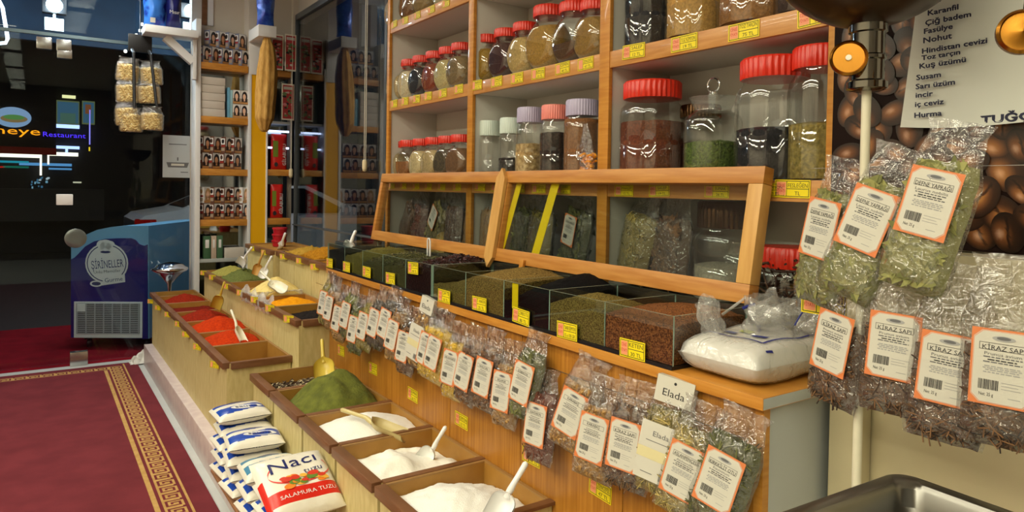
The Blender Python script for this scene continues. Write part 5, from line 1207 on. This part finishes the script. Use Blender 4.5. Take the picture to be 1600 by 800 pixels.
def gbag(px0, px1, py0, py1, label):
    a, b = onY(px0, py1, DY+.03), onY(px1, py0, DY+.03); o3 = ((a.x+b.x)/2, DY+.05, a.z)
    t = empty('red_packet', o3, label, 'packet', 'red fruit packets'); w_, h_ = b.x-a.x, b.z-a.z
    def f(u, v, s): return (a.x-o3[0]+w_*u, s*.028*(1-(2*u-1)**4)*(1-(2*v-1)**6), h_*v)
    MB().grid(lambda u, v: f(u, v, -1), 12, 14).grid(lambda u, v: f(u, v, 1), 12, 14, flip=True).build('pouch', mat('red_pouch', (206, 30, 24), .3), t)
    I = FRONT((0, -.0295, 0)); p_ = MB()
    p_.text('GİLABURU', .030, I @ Matrix.Translation((w_*.26, h_*.42, 0)) @ Matrix.Rotation(PI/2, 4, 'Z'), 0, width=h_*.6); p_.rect(-w_*.42, -w_*.1, h_*.35, h_*.8, I, 1); p_.ell((-w_*.22, h_*.14), (.016, .02), I, 2, 14)
    p_.build('print', ['white', mat('pouch_green', (120, 140, 40), .4), 'ink'], t, smooth=False)
gbag(424, 449, 210, 264.5, 'red fruit packet with white vertical lettering, upper showcase shelf'); gbag(423, 443, 288, 340.5, 'red fruit packet with white vertical lettering, lower showcase shelf')
reflect_e = emis('tube_reflection', (200, 214, 255), 4)  # glowing strips standing in for fluorescent reflections in the showcase
for py in (205, 231):
    z = zY(py, 440); MB().box(1.68, 1.86, DY+.04, DY+.055, z-.008, z+.008).build('tube_reflection', reflect_e, dc, origin=O)
# red tubs
p = onY(436, 385, 5.45)
for lv in range(3):
    mb = MB().lathe([(0, 0), (.047, 0), (.052, .034), (.057, .035), (.057, .046), (.052, .048), (0, .048)], 32)
    tag(mb.build('red_tub', mat('tub_red%d' % lv, (170, 18, 34), .35), loc=(p.x+.003*lv, 5.45, .976+lv*.0482)), 'red lidded plastic tub, %s of the stack on the wide upper bin' % ('lowest', 'middle', 'topmost')[lv], 'tub', 'red tubs on the wide upper bin')
# loofah, bracket and blue bag
t = empty('wall_bracket', (1.60, 5.95, zY(58, 416, 5.9)), 'short white wooden bracket above the yellow panel', 'bracket')
z0, z1 = onY(416, 58, 5.9).z, onY(416, 40, 5.9).z; xa, xb = onY(403, 50, 5.9).x, onY(431, 50, 5.9).x
MB().box(xa, xb, 5.88, 6.205, z0, z1).build('bar', 'white', t, origin=(1.60, 5.95, zY(58, 416, 5.9)), bevel=.004)
pt = [onY(x, y, 5.95) for x, y in ((417, 57), (418, 75), (417, 110), (415, 150), (413, 185), (413, 206))]
rs = [.022, .055, .078, .082, .072, .03]
P_ = []; R_ = []
for i in range(len(pt)-1):
    for k in range(8): f = k/8; P_.append(pt[i].lerp(pt[i+1], f)); R_.append(rs[i]+(rs[i+1]-rs[i])*f)
P_.append(pt[-1]); R_.append(.02)
lf = MB().tube(P_, R_, 40)
for i, v in enumerate(lf.v):
    a = (i % 40)/40*2*PI; c_ = P_[min(i//40, len(P_)-1)]; d = v-c_; v += d*(.07*math.cos(a*9)+.10*nz(v.x*20, v.y*20, v.z*9))
tag(lf.build('loofah', 'loofah', origin=pt[0], angle=70), 'long dried loofah hanging beside the yellow panel', 'loofah')
def foil_bag(px0, px1, py0, py1, Y, label, m, deep=.06):
    a, b = onY(px0, py1, Y), onY(px1, py0, Y); o3 = ((a.x+b.x)/2, Y, a.z); w_, h_ = (b.x-a.x)/2, b.z-a.z
    t = empty('foil_bag', o3, label, 'bag', None)
    def f(u, v, s): return (w_*(2*u-1)*(1-.06*math.sin(v*9)), s*deep*(1-abs(2*u-1)**3)*(1-abs(2*v-1)**5)+.008*nz(u*6, v*7, s), h_*v)
    MB().grid(lambda u, v: f(u, v, -1), 14, 18).grid(lambda u, v: f(u, v, 1), 14, 18, flip=True).build('pouch', m, t, angle=70)
    return t, w_, h_
foil_bag(401, 429, -40, 40, 5.98, 'dark blue foil bag standing on the short white bracket', M['bluebag'], .05)
# big white bracket with bags by the glass
bz = onY(260, 50, 6.2).z; xl, xr = onY(224, 46, 6.2).x, 1.084
t = empty('shelf_bracket', (.95, 6.2, bz), 'white wooden shelf bracket with diagonal brace fixed to the white post', 'bracket'); O3 = (.95, 6.2, bz)
MB().box(xl, xr, 6.10, 6.30, bz-.035, bz+.025).build('bar', 'white', t, origin=O3, bevel=.004)
q0, q1 = onY(258, 58, 6.2), onY(301, 97, 6.2); d = (q1-q0).normalized(); n_ = Vector((d.z, 0, -d.x))*.03
br = MB(); A_ = [q0+n_, q1+n_, q1-n_, q0-n_]
br.poly([p+Vector((0, -.03, 0)) for p in A_]); br.poly([p+Vector((0, .03, 0)) for p in A_][::-1])
for i in range(4): a, b = A_[i], A_[(i+1) % 4]; br.poly([a+Vector((0, .03, 0)), b+Vector((0, .03, 0)), b+Vector((0, -.03, 0)), a+Vector((0, -.03, 0))])
br.build('brace', 'white', t, origin=O3); MB().box(1.055, 1.084, 6.17, 6.23, bz-.36, bz-.036).build('batten', 'white', t, origin=O3, bevel=.003)
t, w_, h_ = foil_bag(224, 260, -40, 40, 6.19, 'bright blue foil bag at the outer end of the white shelf bracket', mat('sky_foil', (54, 120, 210), .25, .1, c2=(20, 40, 140), scale=7, lo=.45, hi=.55))
p_ = MB(); I = FRONT((0, -.064, 0)); p_.rect(-w_*.5, -w_*.05, h_*.05, h_*.14, I, 0); p_.build('sticker', 'paper', t)
t, w_, h_ = foil_bag(259, 283, -40, 41, 6.18, 'navy and brown foil bag on the white shelf bracket', mat('navy_foil', (24, 30, 96), .25))
p_ = MB(); I = FRONT((0, -.064, 0)); p_.rect(-w_*.8, w_*.8, h_*.60, h_*1.0, I, 0); p_.text('Mısır', .03, I @ Matrix.Translation((0, h_*.25, .001)), 1, width=w_*1.3); p_.build('print', [mat('foil_brown', (176, 116, 60), .35), 'white'], t, smooth=False)
# blind cords with weights
for k, (px, py, py0, X) in enumerate(((454.5, 270, -5, 1.865), (570, 258, -5, 1.865))):
    p = onX(px, py, X); t = empty('blind_cord', p, 'thin blind cord with a cream pull weight, %s' % ('beside the showcase' if k == 0 else 'near the wooden shelving'), 'cord', 'blind cords at the dark window')
    mb = MB()
    for dy in (-.014, .014): mb.tube([(0, dy, .03), (0, dy, 3.19-p.z)], .0022, 6)
    mb.build('cord', 'offwhite', t); MB().lathe([(0, -.045), (.014, -.04), (.018, -.02), (.018, .02), (.014, .035), (0, .038)], 20).build('weight', mat('cream_weight%d' % k, (224, 208, 166), .4), t, angle=60)
M['bulbglow'] = emis('bulb_glow', (255, 240, 225), 4)
# string of pasta packs on black straps
p0 = onY(219, 68, 6.30)
t = empty('snack_strap', p0, 'black hanger with two black straps carrying clear packs by the glass', 'hanger')
MB().box(-.085, .085, -.004, .004, -.07, .07).build('plate', 'black', t, bevel=.006)
sa, sb = onY(206, 130, 6.30), onY(234, 130, 6.30)
for s, (xa_, xb_, zl) in (('strap', (onY(206, 80, 6.3).x, onY(206, 170, 6.3).x, onY(206, 172, 6.3).z)), ('strap', (onY(232, 80, 6.3).x, onY(240, 170, 6.3).x, onY(238, 168, 6.3).z))):
    MB().tube([(xa_-p0.x, -.03, -.06), (xa_-p0.x, -.13, -.10), (xb_-p0.x, -.17, zl-p0.z)], .012, 8).build('strap', 'black', t)
MB().tube([(0, 0, .07), (0, 0, 3.2-p0.z)], .004, 6).build('cord', 'black', t)
pkm = bag_meshes(.17, .19, .05, 91, mat('pasta', (232, 212, 150), .6, c2=(176, 140, 76), isl=.8), 'chunk', 'X', 'Y', lz=-.1, bs=1.5)[:2]
for k, (px, py) in enumerate(((202, 90), (235, 95), (198, 122), (232, 124), (197, 158), (205, 168), (238, 166))):
    q = onY(px, py, 6.26-.012*k)
    t = empty('pasta_pack', q, 'clear pack of pale dried pasta, %s one from the top of the black straps' % ORD[k], 'packet', 'pasta packs on the black straps', (0, rad(random.uniform(-5, 5)), 0))
    for nm, me, lb in pkm: o = bpy.data.objects.new(nm, me); COL.objects.link(o); o.parent = t
# notice on the glass
a, b = onY(254, 277, 6.445), onY(301, 213, 6.445); w_, h_ = b.x-a.x, b.z-a.z
t = empty('paper_notice', (a.x+w_/2, 6.445, a.z), 'pale grey paper notice stuck on the glass beside the white post', 'notice')
MB().box(-w_/2, w_/2, 0, .002, 0, h_).build('paper', mat('notice_grey', (176, 182, 184), .6), t)
I = FRONT((0, -.0008, 0)); p_ = MB(); p_.rect(-w_*.3, w_*.3, h_*.78, h_*.80, I, 0); p_.rect(-.005, .005, h_*.40, h_*.48, I, 0)
p_.poly([I @ Vector(q) for q in ((-w_*.32, h_*.24, 0), (w_*.32, h_*.24, 0), (w_*.38, h_*.36, 0), (-w_*.38, h_*.36, 0))], 0); p_.rect(-w_*.22, w_*.22, h_*.28, h_*.33, I, 1, .0005); p_.rect(w_*.1, w_*.35, h_*.12, h_*.14, I, 0); p_.build('print', ['greyink', 'paper'], t, smooth=False)
# chrome dish on a stem
q = onY(265, 418, 6.30)
t = empty('chrome_dish', (q.x, 6.30, 0), 'chrome funnel dish on a stem standing by the glass behind the red spices', 'dish stand')
MB().lathe([(.012, .46), (.014, .50), (.02, .54), (.06, .59), (.11, .635), (.135, .65), (.14, .662), (.135, .672), (.12, .678), (.10, .70), (.05, .715), (0, .72)], 48, 0, Matrix.Translation((0, 0, q.z-.672))).build('dish', 'chrome', t, angle=50)
MB().lathe([(.10, 0), (.10, .015), (.014, .03), (.012, q.z-.2)], 28).build('stem', 'chrome', t, angle=40)
q = onZ(217, 566, 0)
cl = MB().grid(lambda u, v: (.16*(u-.5)+.02*nz(u*6, v*6), .14*(v-.5)+.02*nz(u*5, v*7, 3), max(.001, .07*(1-(2*u-1)**2)*(1-(2*v-1)**2)*(1+.9*nz(u*5, v*5, 9)))), 22, 18)
tag(cl.build('white_cloth', mat('cloth_white', (206, 204, 196), .9), loc=(q.x+.01, q.y-.03, .008)), 'small crumpled white cloth on the floor at the end of the plinth', 'cloth')

# ------------------------------------------------------------------ outside
def plane_hit(x, y, P0, n): d = ray(x, y); return CP+d*((P0-CP).dot(n)/d.dot(n))
yw = rad(31); rd = Vector((math.cos(yw), -math.sin(yw), 0)); nd = Vector((-math.sin(yw), -math.cos(yw), 0)); bd = -nd
P0 = onZ(113, 546, -.008)
FH2 = lambda x, y: plane_hit(x, y, P0, nd)
t = empty('freezer', P0, 'navy and pale blue ice cream freezer standing outside on the red mat', 'freezer')
out = [(112, 527), (111, 386), (122, 375), (136, 366), (152, 359), (172, 355), (195, 353), (232, 353), (233, 529)]
F2 = [FH2(*q) for q in out]; D_ = bd*1.28
mb = MB(); mb.poly(F2, 0); mb.poly([p+D_ for p in F2][::-1], 0)
for i in range(len(F2)): a, b = F2[i], F2[(i+1) % len(F2)]; mb.poly([b, a, a+D_, b+D_], 0)
mb.build('body', 'skyblue', t, origin=P0, smooth=False)
E_ = nd*.012
nv = [FH2(x, y)+E_ for x, y in ((112, 527), (112, 405), (118, 402), (124, 396), (134, 385), (148, 377), (166, 373), (188, 372), (206, 372), (213, 375), (218, 381), (226, 384), (231, 382), (232, 529))]
mb = MB(); mb.poly(nv, 0)
for i in range(len(nv)): a, b = nv[i], nv[(i+1) % len(nv)]; mb.poly([b, a, a-E_*.9, b-E_*.9], 0)
mb.build('front_panel', 'navy', t, origin=P0, smooth=False)
FP = lambda x, y, e=.0: basis(FH2(x, y)+nd*(.013+e), rd, (0, 0, 1))
lg = MB(); c = FP(168, 412); k_ = (FH2(200, 412)-FH2(168, 412)).length/32
def pxo(x, y): return ((x-168)*k_, (412-y)*k_)
def lell(x, y, rx, ry, mi, z, n=28): lg.ell(pxo(x, y), (rx*k_, ry*k_), c, mi, n, z)
lell(168, 411, 33.5, 32.5, 0, .0); lell(166, 383, 12, 10, 0, .0002); lell(160, 382, 8, 8, 0, .0003); lell(173, 383, 8, 8, 0, .0003)
lg.poly([c @ Vector((*pxo(x, y), .0004)) for x, y in ((160, 447), (160, 429), (196, 427), (197, 441))], 0); lell(152, 444, 10, 5, 0, .0005)
lell(168, 411, 31, 30, 1, .0008); lell(168, 411, 29.5, 28.5, 0, .0011); lell(166, 384, 9, 7.5, 0, .0014); lell(160, 383, 6, 6, 0, .0014); lell(172, 384, 6, 6, 0, .0014); lell(152, 444, 7, 3, 1, .0014); lell(166, 393, 8, 2, 1, .0012)
lg.rect(*[v for p in (pxo(160, 440), pxo(196, 428)) for v in ()], c) if False else None
lg.poly([c @ Vector((*pxo(x, y), .0013)) for x, y in ((162, 445), (162, 431), (194, 429), (195, 439))], 0)
lg.text('ŞİRİNELLER', 13*k_, c @ Matrix.Translation((*pxo(169, 412), .0016)) @ Matrix.Rotation(rad(5), 4, 'Z'), 1, width=50*k_)
lg.text('Unlu Mamüller', 5*k_, c @ Matrix.Translation((*pxo(169, 424), .0016)) @ Matrix.Rotation(rad(5), 4, 'Z'), 2, width=42*k_)
lg.text('Gurme', 7*k_, c @ Matrix.Translation((*pxo(179, 437), .0018)) @ Matrix.Rotation(rad(7), 4, 'Z'), 1, width=28*k_)
lg.build('logo', ['white', 'navyprint', 'greyink'], t, origin=P0, smooth=False)
gm = MB(); c = FP(171, 499)
gx, gy = (FH2(224, 499)-FH2(171, 499)).length, FH2(171, 471).z-FH2(171, 499).z
gm.add(MB().box(-gx, gx, -gy, gy, 0, .008, 0), c); gm.add(MB().box(-gx*.93, gx*.93, -gy*.78, gy*.92, .008, .009, 1), c)
for i in range(17): y_ = -gy*.74+gy*1.62*i/16; gm.add(MB().box(-gx*.93, gx*.93, y_-.004, y_+.004, .009, .013, 2), c)
for i in range(8): x_ = -gx*.9+gx*1.8*i/7; gm.add(MB().box(x_-.004, x_+.004, -gy*.78, gy*.92, .009, .014, 2), c)
gm.add(MB().box(-gx*.9, -gx*.66, gy*.45, gy*.9, .014, .015, 0), c)
gm.build('vent_grille', ['white', 'black', mat('grille_grey', (170, 172, 176), .4)], t, origin=P0, smooth=False)
for x, y, dd in ((130, 531, .1), (222, 533, .1), (130, 531, 1.1), (222, 533, 1.1)):
    p = FH2(x, y)+bd*dd; zt = FH2(113, 527).z
    MB().box(p.x-.04, p.x+.04, p.y-.03, p.y+.03, zt-.03, zt).lathe([(0, -.018), (.036, -.018), (.04, -.01), (.04, .01), (.036, .018), (0, .018)], 20, 0, Matrix.Translation((p.x, p.y, .0325)) @ Matrix.Rotation(PI/2, 4, 'Y')).build('caster', 'black', t, origin=P0)
# parked car
CYc = 10.6; q = onY(214, 345, CYc); x0 = q.x
t = empty('car', (x0+2, CYc+.85, -.02), 'white parked car behind the freezer with a lit red tail lamp', 'car')
O4 = (x0+2, CYc+.85, -.02)
body = [(.05, .34), (0, .55), (.0, .92), (.10, 1.0), (.55, 1.08), (1.25, 1.40), (2.3, 1.44), (3.0, 1.12), (4.0, .98), (4.2, .7), (4.2, .34)]
def prism(pts, y0, y1, inset=0):
    m_ = MB(); A_ = [Vector((x0+x, y0, z)) for x, z in pts]; B_ = [Vector((x0+x, y1, z)) for x, z in pts]
    m_.poly(A_[::-1]); m_.poly(B_)
    for i in range(len(pts)): j = (i+1) % len(pts); m_.poly([A_[i], A_[j], B_[j], B_[i]])
    return m_
prism(body, CYc, CYc+1.7).build('body', 'carwhite', t, origin=O4, bevel=.05, angle=50)
for wpts in ([(.78, 1.12), (1.28, 1.36), (1.75, 1.39), (1.75, 1.02), (.95, 1.0)], [(1.8, 1.02), (1.8, 1.39), (2.25, 1.40), (2.85, 1.1), (2.8, 1.02)]):
    prism(wpts, CYc-.006, CYc+.02).build('side_window', 'black', t, origin=O4)
MB().poly([(x0+.60, CYc+.2, 1.115), (x0+1.2, CYc+.25, 1.385), (x0+1.2, CYc+1.45, 1.385), (x0+.60, CYc+1.5, 1.115)]).build('rear_window', 'black', t, origin=O4)
MB().box(x0-.012, x0+.24, CYc-.012, CYc+.18, .86, .95).build('tail_lamp', emis('tail_lamp', (170, 16, 14), .35), t, origin=O4, bevel=.02)
for wx in (.85, 3.35): MB().lathe([(0, -.1), (.28, -.1), (.31, -.06), (.31, .06), (.28, .1), (0, .1)], 28, 0, Matrix.Translation((x0+wx, CYc+.08, .29)) @ Matrix.Rotation(PI/2, 4, 'X')).build('wheel', 'black', t, origin=O4)
# shop across the street
FY = 16.95
def srect(px0, px1, py0, py1, Y): a, b = onY(px0, py1, Y), onY(px1, py0, Y); return a, b
bt = empty('street_shop', (onY(60, 250, FY).x, FY, 0), 'dark restaurant front across the street with lit windows and white light tubes', 'building'); O5 = bt.location.copy()
def sbox(nm, px0, px1, py0, py1, m, d=.06, Y=FY, par=None):
    a, b = srect(px0, px1, py0, py1, Y); return MB().box(a.x, b.x, Y-d, Y, a.z, b.z).build(nm, m, par or bt, origin=O5)
sbox('dark_panel', -60, 87, 72, 238, mat('black_panel', (6, 6, 7), .8), .04)
sbox('parapet', -60, 160, 296, 345, mat('shop_parapet', (58, 56, 52), .8), .5)
tubew = emis('white_tube', (232, 230, 255), 3.2); tubew2 = emis('warm_tube', (255, 238, 214), 2.6); blu = emis('blue_white_tube', (170, 190, 255), 3)
for r in ((0, 65, 241, 245), (62, 65.5, 241, 274), (75, 122, 239, 243), (74, 77, 240, 257)): sbox('light_tube', *r, tubew2)
for r in ((88, 124, 196, 199.5), (88, 124, 229, 232), (102, 106, 230, 240)): sbox('light_tube', *r, blu)
sbox('light_tube', 114, 127, 284, 286, emis('pale_tube', (250, 240, 200), .9)); sbox('light_tube', 97, 118, 150, 153, emis('yellow_tube', (250, 240, 170), 1.6))
win_e = emis('lit_window', (86, 132, 160), .55); wf_e = emis('lit_window_frame', (140, 150, 96), .5)
for a, b in ((88, 124), (128, 148)):
    o = sbox('window', a, b, 159, 194, wf_e, .05); sbox('pane', a+1.5, b-1.5, 161, 192, win_e, .055, FY, o); sbox('interior_shape', a+(6 if a < 100 else 5), b-6, 178 if a < 100 else 164, 192 if a < 100 else 178, emis('lit_shape%d' % a, (110, 150, 130) if a < 100 else (180, 110, 70), .5), .06, FY, o)
for k, (a, b, y, cl_, s_) in enumerate(((0, 45, 253, (40, 170, 190), .9), (5, 45, 261, (30, 150, 120), .5), (30, 112, 257, (110, 180, 240), .9), (76, 112, 264, (110, 180, 240), .8), (0, 8, 261, (220, 30, 20), 1))): sbox('lit_shelf', a, b, y-1, y+1, emis('shelf_glow%d' % k, cl_, s_), .05)
for k in range(16):
    rnd = random.Random(k+40); x, y = rnd.uniform(47, 74), rnd.uniform(276, 292); sbox('lit_counter', x, x+rnd.uniform(2, 5), y, y+rnd.uniform(1.5, 4), emis('counter_glow%d' % k, rnd.choice(((140, 190, 210), (220, 235, 240), (80, 130, 160))), .8), .05)
sbox('awning', -20, 88, 232, 239, emis('awning_red', (90, 12, 10), .5), .12)
sbox('lamp_post', 139, 141, 172, 226, emis('violet_tube', (150, 140, 240), 1.6), .08); sbox('lamp_post', 138.5, 140.5, 230, 236, emis('amber_lamp', (240, 200, 40), 1.6), .08)
def sign(nm, s, px, py, hpx, wpx, m, lab):
    p = onY(px, py, FY-.09); k = (onY(px+10, py, FY).x-onY(px, py, FY).x)/10
    t = empty(nm, p, lab, 'sign'); mb = MB().text(s, hpx*k, FRONT((0, 0, 0)), 0, width=wpx*k); n = len(mb.v); b = MB().add(mb)
    mb.build('letters', m, t, smooth=False); return t, k
sign('neon_sign', 'neye', 28, 208, 15, 70, emis('orange_neon', (255, 150, 20), 2.4), 'orange neon restaurant lettering across the street')
t, k = sign('neon_sign', 'Restaurant', 101, 211, 9, 66, emis('violet_neon', (80, 50, 240), 2.4), 'blue violet neon lettering beside the orange neon word')
p = onY(20, 183, FY-.1); t = empty('oval_sign', p, 'lit oval sign above the orange neon lettering', 'sign')
MB().lathe([(0, 0), (.30, 0), (.30, .06), (0, .06)], 40, 0, Matrix.Translation((0, .06, 0)) @ Matrix.Rotation(PI/2, 4, 'X') @ Matrix.Diagonal((1, .66, 1, 1))).build('face', emis('oval_blue', (150, 180, 215), .95), t)
MB().ell((0.02, -.03), (.22, .075), FRONT((0, -.006, 0)), 0).ell((.02, 0), (.17, .05), FRONT((0, -.009, 0)), 1).build('picture', [emis('oval_tan', (170, 140, 90), .7), emis('oval_green', (110, 170, 90), .7)], t, smooth=False)
t = empty('white_neon_tube', onY(4, 40, 8.3), 'bent white neon tube outside at the top edge over the door', 'lamp')
MB().tube([onY(x, y, 8.3)-t.location for x, y in ((-30, -30), (-4, -4), (4, 12), (12, 60), (9, 67), (-20, 69))], .016, 8).build('tube', emis('neon_white', (240, 244, 255), 5), t)
# flood lamps outside
for k, (px, py) in enumerate(((85, 8), (299, 17))):
    p = onY(px, py, 7.3); t = empty('flood_lamp', p, 'blinding white flood lamp outside %s' % ('above the glass door' if k == 0 else 'beside the white shelf bracket'), 'lamp')
    MB().box(-.09, .09, 0, .07, -.07, .07).build('housing', 'black', t, bevel=.008)
    MB().ell((0, 0), (.062, .062), FRONT((0, -.002, 0)), 0, 28).build('lens', emis('flood_lens%d' % k, (190, 225, 255), 26), t)
    MB().box(-.07, .07, .01, .05, -.22, -.11).box(-.01, .01, .02, .04, -.12, -.06).box(-.01, .01, .02, .04, .06, 3.42-p.z).build('bracket', 'grey', t)
    l = bpy.data.lights.new('flood_light', 'POINT'); l.shadow_soft_size = .05; l.energy = 30; l.color = (.75, .88, 1); lo = bpy.data.objects.new('flood_light', l); COL.objects.link(lo); lo.location = p+Vector((0, -.2, -.02))
t = empty('fairy_lights', onY(222, 40, 6.9), 'short string of small white bulbs hanging outside near the black hanger', 'lights'); p0 = onY(222, 40, 6.9)
mb = MB(); pts = [onY(x, y, 6.9)-p0 for x, y in ((222, 38), (219, 48), (213, 55), (205, 67), (196, 80))]
mb.tube([pts[0]+Vector((.12, 0, 3.42-p0.z))]+pts, .003, 6).build('cable', 'black', t)
for q in pts: MB().lathe([(0, -.016), (.012, -.010), (.014, 0), (.010, .012), (0, .016)], 14, 0, Matrix.Translation(q)).build('bulb', 'bulbglow', t)
